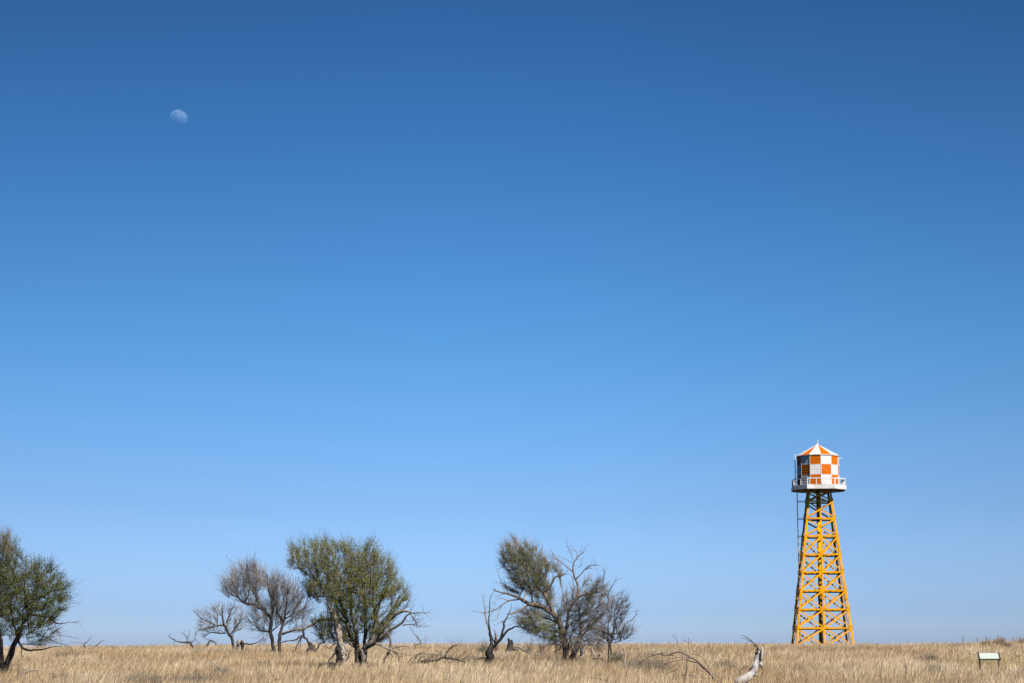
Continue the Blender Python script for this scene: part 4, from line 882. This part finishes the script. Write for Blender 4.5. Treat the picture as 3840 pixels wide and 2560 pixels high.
# ------------------------------------------------------------------ water tower
def make_tower():
    Y = 235.0; TY = Y - 3.0
    c = P(3079, 2200, Y); cx = c.x
    gzb = G(cx, Y)
    root = empty("water_tower", (cx, Y, gzb), math.radians(-3.2)); tag(root, "tall yellow lattice water tower with an orange and white chequered tank", "water tower")
    Z = lambda py, yy=TY: zat(py, yy) - gzb                     # height above the tower's foot
    k = (Y) / F / CP * .99                                       # metres per photo pixel at the tower
    levels = [Z(p) for p in (1873, 1938.6, 2005, 2075, 2142, 2211.5, 2282.5, 2353, 2423)]
    zt = Z(1834); zb = -.3
    z1, z2 = levels[0], levels[7]; h1, h2 = 46.3 * k, 99.5 * k
    hw = lambda z: h1 + (z - z1) * (h2 - h1) / (z2 - z1)
    faces = [Vector((0, -1, 0)), Vector((1, 0, 0)), Vector((0, 1, 0)), Vector((-1, 0, 0))]
    def fp(f, s, z, out=0.0):
        """point on face f, s in -1..1 across, height z"""
        n = faces[f]; t = Vector((-n.y, n.x, 0)); h = hw(z)
        return n * (h + out) + t * (s * h) + Vector((0, 0, z))
    LW = .22
    # eight legs: four corner legs (steel angles) and one in the middle of each side
    for sx, sy in ((-1, -1), (1, -1), (1, 1), (-1, 1)):
        b = MB(); a0 = Vector((sx * hw(zb), sy * hw(zb), zb)); a1 = Vector((sx * hw(zt), sy * hw(zt), zt))
        i0 = Vector((-sx, 0, 0)) * LW / 2; i1 = Vector((0, -sy, 0)) * LW / 2
        b.bar(a0 + i0, a1 + i0, LW, .03, Vector((0, sy, 0))); b.bar(a0 + i1 + Vector((-sx * .0, -sy * .02, 0)), a1 + i1 + Vector((0, -sy * .02, 0)), LW, .03, Vector((sx, 0, 0)))
        leg = b.build("leg", M_YEL, root)
        for za, lz in ((levels[2], 1.25), (levels[5], 1.05)):
            b = MB()
            for q in range(2):
                n = Vector((0, sy, 0)) if q == 0 else Vector((sx, 0, 0)); i_ = i0 if q == 0 else i1
                p0 = Vector((sx * hw(za - .1), sy * hw(za - .1), za - .1)) + i_ + n * .03; p1 = Vector((sx * hw(za - lz), sy * hw(za - lz), za - lz)) + i_ + n * .03
                b.bar(p0, p1, LW * 1.25, .035, n)
                for t in np.linspace(.1, .93, 6):
                    p = p0.lerp(p1, t); b.bar(p + n * .02 - Vector((0, 0, .03)), p + n * .02 + Vector((0, 0, .03)), LW * .9, .03, n)
            b.build("splice_plate", M_YEL, leg)
    for f in range(4):
        n = faces[f]; b = MB(); b.bar(fp(f, 0, zb, -.03), fp(f, 0, zt, -.03), LW * .85, .06, n); leg = b.build("leg", M_YEL, root)
        for za, lz in ((levels[2], 1.25), (levels[5], 1.05)):
            b = MB(); p0 = fp(f, 0, za - .1, .03); p1 = fp(f, 0, za - lz, .03); b.bar(p0, p1, LW * 1.2, .035, n)
            for t in np.linspace(.1, .93, 6):
                p = p0.lerp(p1, t); b.bar(p + n * .02 - Vector((0, 0, .03)), p + n * .02 + Vector((0, 0, .03)), LW * .85, .03, n)
            b.build("splice_plate", M_YEL, leg)
        # horizontal girders: an angle on the outside of each side, at every level
        for z in levels[:8]:
            e = (hw(z) + .07) / hw(z); b = MB()
            b.bar(fp(f, -e, z, .05), fp(f, e, z, .05), .19, .03, n); b.bar(fp(f, -e, z + .07, -.03), fp(f, e, z + .07, -.03), .022, .13, n)
            b.build("girder", M_YEL, root)
        # crossed braces
        tiers = [(zt, levels[0])] + [(levels[q], levels[q + 1]) for q in range(8)]
        for q, (za, zc) in enumerate(tiers):
            za -= .1 if q else 0; zc += .1
            bays = [(-.97, .97)] if q < 3 else [(-.97, -.05), (.05, .97)]
            for s0, s1 in bays:
                b = MB(); b.bar(fp(f, s0, zc, .075), fp(f, s1, za, .075), .18, .022, n)
                b.bar(fp(f, s0, za, -.075), fp(f, s1, zc, -.075), .16, .022, n)
                mz = (za + zc) / 2; b.cyl(fp(f, (s0 + s1) / 2, mz, -.09), fp(f, (s0 + s1) / 2, mz, .10), .03, n=6)
                b.build("cross_brace", M_YEL, root)
    # tie rods inside the frame
    for z in levels[1:8:1]:
        b = MB(); h = hw(z) - .12; b.bar((-h, 0, z - .02), (h, 0, z - .02), .07, .07, Vector((0, -1, 0))); b.build("tie_beam", M_YEL, root)
        b = MB(); b.bar((0, -h, z + .09), (0, h, z + .09), .07, .07, Vector((1, 0, 0))); b.build("tie_beam", M_YEL, root)
    # central riser pipe
    b = MB(); b.cyl((-.1, 0, zb), (-.1, 0, zt + .1), .22, n=20); rz = b.build("riser_pipe", M_YEL, root, smooth=True)
    b = MB()
    for z in levels[1:8:2]: b.cyl((-.1, 0, z - .09), (-.1, 0, z + .02), .255, n=20)
    b.build("pipe_collar", M_YEL, rz)
    # platform: square with cut corners
    fz0, fz1 = Z(1830.5), Z(1814.5)
    L = 103 * k; Wd = (103 + 2 * 65 * .7071) * k
    def octo(wd, l):
        a, h = l / 2, wd / 2
        return [(-a, -h), (a, -h), (h, -a), (h, a), (a, h), (-a, h), (-h, a), (-h, -a)]
    oc = octo(Wd, L); ic = octo(Wd - .16, L - .07)
    b = MB(); dz = fz0 + .10
    b.add([(x, y, dz) for x, y in ic] + [(x, y, dz + .12) for x, y in ic], [tuple(range(8))[::-1], tuple(range(8, 16))] + [(q, (q + 1) % 8, 8 + (q + 1) % 8, 8 + q) for q in range(8)])
    deck = b.build("deck", M_SHADED_TIMBER, root)
    b = MB()
    for q in np.linspace(-.78, .78, 7): b.box((q * Wd / 2, 0, dz - .042), .09, Wd * (.95 if abs(q) < .5 else .88 if abs(q) < .6 else .68), .08)
    b.build("joist", M_SHADED_TIMBER, deck)
    b = MB()
    for q in range(8):
        (x0, y0), (x1, y1) = oc[q], oc[(q + 1) % 8]; (u0, v0), (u1, v1) = ic[q], ic[(q + 1) % 8]
        b.add([(x0, y0, fz0), (x1, y1, fz0), (x1, y1, fz1), (x0, y0, fz1), (u0, v0, fz0), (u1, v1, fz0), (u1, v1, fz1), (u0, v0, fz1)], [(0, 1, 2, 3), (5, 4, 7, 6), (4, 5, 1, 0), (3, 2, 6, 7)])
    b.build("fascia", M_WHT, root)
    # railing
    rt = Z(1790.5); ri = octo(Wd - .22, L - .1)
    rl = empty("railing", (0, 0, 0)); rl.parent = root
    b = MB()
    for q in range(8):
        p0, p1 = Vector((*ri[q], rt)), Vector((*ri[(q + 1) % 8], rt)); n = (p0 + p1); n.z = 0; n.normalize()
        b.bar(p0, p1, .12, .07, n)
    rail = b.build("handrail", M_WHT, root); bpy.data.objects.remove(rl)
    for q in range(8):
        p0, p1 = Vector((*ri[q], 0)), Vector((*ri[(q + 1) % 8], 0)); m = 3 if q % 2 == 0 else 2
        for t in range(m):
            p = p0.lerp(p1, t / m) * .995; b = MB(); b.box((p.x, p.y, (fz1 + rt) / 2 - .2), .10, .10, rt - fz1 + .3); b.build("rail_post", M_WHT, rail)
            if t == 0 and q in (0, 1, 7):
                p = p0.lerp(p1, .07) * .995; b = MB(); b.box((p.x, p.y, (fz1 + rt) / 2 - .2), .08, .08, rt - fz1 + .3); b.build("rail_post", M_WHT, rail)
    # tank: twelve sides, three rows of checks, horizontal boards
    r = 78.5 * k; tz0 = fz1 - .22; tz1 = Z(1699.5); rows = [tz1, Z(1736.5), Z(1775), tz0]
    off = math.radians(-90 + 2.3)
    vert = [Vector((math.cos(off + q * math.pi / 6) * r, math.sin(off + q * math.pi / 6) * r, 0)) for q in range(12)]
    b = MB(); core = [v * .975 for v in vert]
    b.add([(v.x, v.y, tz0) for v in core] + [(v.x, v.y, tz1 - .02) for v in core], [(q, (q + 1) % 12, 12 + (q + 1) % 12, 12 + q) for q in range(12)] + [tuple(range(12))[::-1], tuple(range(12, 24))], 2)
    for q in range(12):
        v0, v1 = vert[q], vert[(q + 1) % 12]; d = (v1 - v0).normalized(); n = (v0 + v1).normalized()
        a0, a1 = v0 + d * .034, v1 - d * .034
        for rw in range(3):
            zh, zl = rows[rw], rows[rw + 1]; nb = 4 if rw < 2 else 5; mi = (q + rw) % 2      # 0 white, 1 orange
            for s in range(nb):
                y1 = zh + (zl - zh) * s / nb - .004; y0 = zh + (zl - zh) * (s + 1) / nb + .013
                o0, o1 = n * .008, n * -.012                                              # each board leans out at its foot
                vs = []
                for p in (a0, a1):
                    for zz, of in ((y0, o0), (y1, o1)): vs.append(p + of + Vector((0, 0, zz)))
                vs2 = [v - n * .05 for v in vs]
                # vs: a0lo a0hi a1lo a1hi
                b.add(vs + vs2, [(0, 2, 3, 1), (4, 5, 7, 6), (0, 4, 6, 2), (1, 3, 7, 5), (0, 1, 5, 4), (2, 6, 7, 3)], mi)
    tank = b.build("tank", [M_WHT, M_ORG, M_SHADED_TIMBER], root)
    for q in range(12):
        v = vert[q]; b = MB(); R = Matrix.Rotation(off + q * math.pi / 6, 3, 'Z'); b.box((v.x * .994, v.y * .994, (tz0 + tz1) / 2), .06, .075, tz1 - tz0 - .02, R); b.build("corner_board", M_WHT, tank)
    # roof
    er = r * 1.035; ez = tz1 + .0; az = Z(1665, Y); b = MB()
    ev = [Vector((math.cos(off + q * math.pi / 6) * er, math.sin(off + q * math.pi / 6) * er, ez)) for q in range(12)]
    for q in range(12):
        a, c2 = ev[q], ev[(q + 1) % 12]; ap = Vector((0, 0, az))
        b.add([a, c2, ap], [(0, 1, 2)], (q + 1) % 2)
        b.add([a, c2, c2 - Vector((0, 0, .06)), a - Vector((0, 0, .06))], [(0, 3, 2, 1)], 0)
    b.add([v - Vector((0, 0, .06)) for v in ev], [tuple(range(12))[::-1]], 2)
    roof = b.build("roof", [M_WHT, M_ORG, M_SHADED_TIMBER], root)
    b = MB()
    for q in range(12):
        a = ev[q]; b.bar(a * 1.0 + Vector((0, 0, .015)), Vector((0, 0, az + .015)), .05, .03, Vector((a.x, a.y, 2.5)).normalized())
    b.build("roof_rib", M_WHT, roof)
    b = MB(); b.cyl((0, 0, az - .12), (0, 0, Z(1650, Y)), .06, .045, 8); b.cyl((0, 0, az - .06), (0, 0, az + .10), .13, .07, 8); b.cyl((0, 0, Z(1650.5, Y)), (0, 0, Z(1648.5, Y)), .085, .06, 8)
    b.build("finial", M_WHT, root)
    # ladder on the left side, standing off on brackets
    lx = -(3079 - 2994.5) * k + .12
    def ladder(x, z0, z1, m, ylo=-.02):
        b = MB()
        for y in (-.2, .2): b.bar((x, y, z0), (x, y, z1), .13, .06, Vector((-1, 0, 0)))
        lad = b.build("ladder", m, root); b = MB()
        zz = z0 + .3
        while zz < z1 - .05: b.cyl((x, -.19, zz), (x, .19, zz), .018, n=6); zz += .32
        b.build("rung", m, lad)
    ladder(lx, zb, fz0 + .1, M_YEL)
    for z in levels[:4]:
        b = MB(); b.bar((lx + .03, -.2, z + .05), (-hw(z) + .02, -.2, z + .05), .08, .05, Vector((0, -1, 0))); b.bar((lx + .03, .2, z + .05), (-hw(z) + .02, .2, z + .05), .08, .05, Vector((0, -1, 0))); b.build("ladder_bracket", M_YEL, root)
    ladder(-r - .22, fz1 - .2, Z(1690.5), M_WHT)
    b = MB()
    for z in (tz1 - .15, (tz0 + tz1) / 2): b.bar((-r - .2, -.2, z), (-r + .12, -.2, z), .06, .04, Vector((0, -1, 0)))
    b.build("ladder_bracket", M_WHT, root)
    # overflow spout at the right under the eave
    b = MB(); b.cyl((r * .96, -.3, tz1 - .28), (r + .32, -.3, tz1 - .30), .055, n=8); b.build("overflow_pipe", M_WHT, root)
make_tower()

# ------------------------------------------------------------------ the daytime moon (only its sunlit part shows)
def make_moon():
    D_ = 30000.0; c = P(668, 447, D_); R = 36.0 / F * D_ / CP * 1.0
    to = (-c).normalized(); n1, n2 = 64, 64
    o = empty("moon", c); bpy.data.objects.remove(o)
    # shell spanned between the limb and the terminator: the part facing both the sun and the camera
    ax = SUN; b1 = to - ax * to.dot(ax); b1.normalize(); b2 = ax.cross(b1)
    V = []; Fc = []; m, n = 48, 96
    for i in range(m + 1):
        th = (math.pi / 2) * i / m
        for j in range(n):
            ph = 2 * math.pi * j / n; V.append((ax * math.cos(th) + (b1 * math.cos(ph) + b2 * math.sin(ph)) * math.sin(th)) * R)
    for i in range(m):
        for j in range(n):
            q = (i * n + j, i * n + (j + 1) % n, (i + 1) * n + (j + 1) % n, (i + 1) * n + j)
            cc = sum((Vector(V[v]) for v in q), Vector()) / 4
            if cc.dot(to) > 0: Fc.append(q)
    me = bpy.data.meshes.new("moon"); me.from_pydata(V, [], Fc); me.update()
    ob = bpy.data.objects.new("moon", me); COL.objects.link(ob); ob.location = c
    mt = bpy.data.materials.new("moon_rock"); mt.use_nodes = True; t = mt.node_tree; t.nodes.clear()
    out = t.nodes.new('ShaderNodeOutputMaterial'); ad = t.nodes.new('ShaderNodeAddShader'); tr = t.nodes.new('ShaderNodeBsdfTransparent'); df = t.nodes.new('ShaderNodeBsdfDiffuse')
    co = t.nodes.new('ShaderNodeTexCoord'); nz = t.nodes.new('ShaderNodeTexNoise'); nz.inputs['Scale'].default_value = 2.2 / R; nz.inputs['Detail'].default_value = 5
    rpp = t.nodes.new('ShaderNodeValToRGB'); e = rpp.color_ramp.elements; e[0].position, e[1].position = .38, .6; e[0].color = (.019, .025, .030, 1); e[1].color = (.046, .058, .067, 1)
    t.links.new(co.outputs['Object'], nz.inputs['Vector']); t.links.new(nz.outputs['Fac'], rpp.inputs[0]); t.links.new(rpp.outputs[0], df.inputs[0])
    t.links.new(tr.outputs[0], ad.inputs[0]); t.links.new(df.outputs[0], ad.inputs[1]); t.links.new(ad.outputs[0], out.inputs[0])
    me.materials.append(mt); me.polygons.foreach_set('use_smooth', [True] * len(Fc))
    tag(ob, "pale gibbous daytime moon high in the blue sky", "moon")
make_moon()

# ------------------------------------------------------------------ a small bird far off
def make_bird():
    c = P(849.5, 2086.5, 210); b = MB()
    prof = [(-.10, .012), (-.06, .035), (0, .045), (.06, .034), (.10, .02), (.13, .004)]; n = 8; vs = []; fs = []
    for x, r in prof:
        for q in range(n): a = 2 * math.pi * q / n; vs.append((x, math.cos(a) * r, math.sin(a) * r))
    for i in range(len(prof) - 1):
        for q in range(n): fs.append((i * n + q, i * n + (q + 1) % n, (i + 1) * n + (q + 1) % n, (i + 1) * n + q))
    fs += [tuple(range(n))[::-1], tuple(range((len(prof) - 1) * n, len(prof) * n))]
    b.add(vs, fs)
    for s in (-1, 1):
        w = [(.05, .02, .02), (-.04, .02, .02), (-.06, .14, .06), (-.07, .24, .05), (-.02, .15, .065)]
        top = [(x, s * y, z + .004) for x, y, z in w]; bot = [(x, s * y, z - .004) for x, y, z in w]
        b.add(top + bot, [(0, 1, 2, 4), (4, 2, 3), (9, 7, 6, 5), (8, 7, 9), (0, 4, 9, 5), (4, 3, 8, 9), (3, 2, 7, 8), (2, 1, 6, 7)])
    b.add([(-.09, -.01, 0), (-.09, .01, 0), (-.17, .035, 0), (-.17, -.035, 0), (-.09, 0, .008)], [(0, 1, 2, 3), (4, 2, 1), (4, 3, 2), (4, 0, 3)])
    o = b.build("bird", noisy("bird_feather", (.05, .045, .04), (.1, .09, .08), 20)); o.location = c; o.rotation_euler = (.2, .1, math.radians(75))
    tag(o, "tiny dark bird flying in the sky above the small leafless elm", "bird")
make_bird()
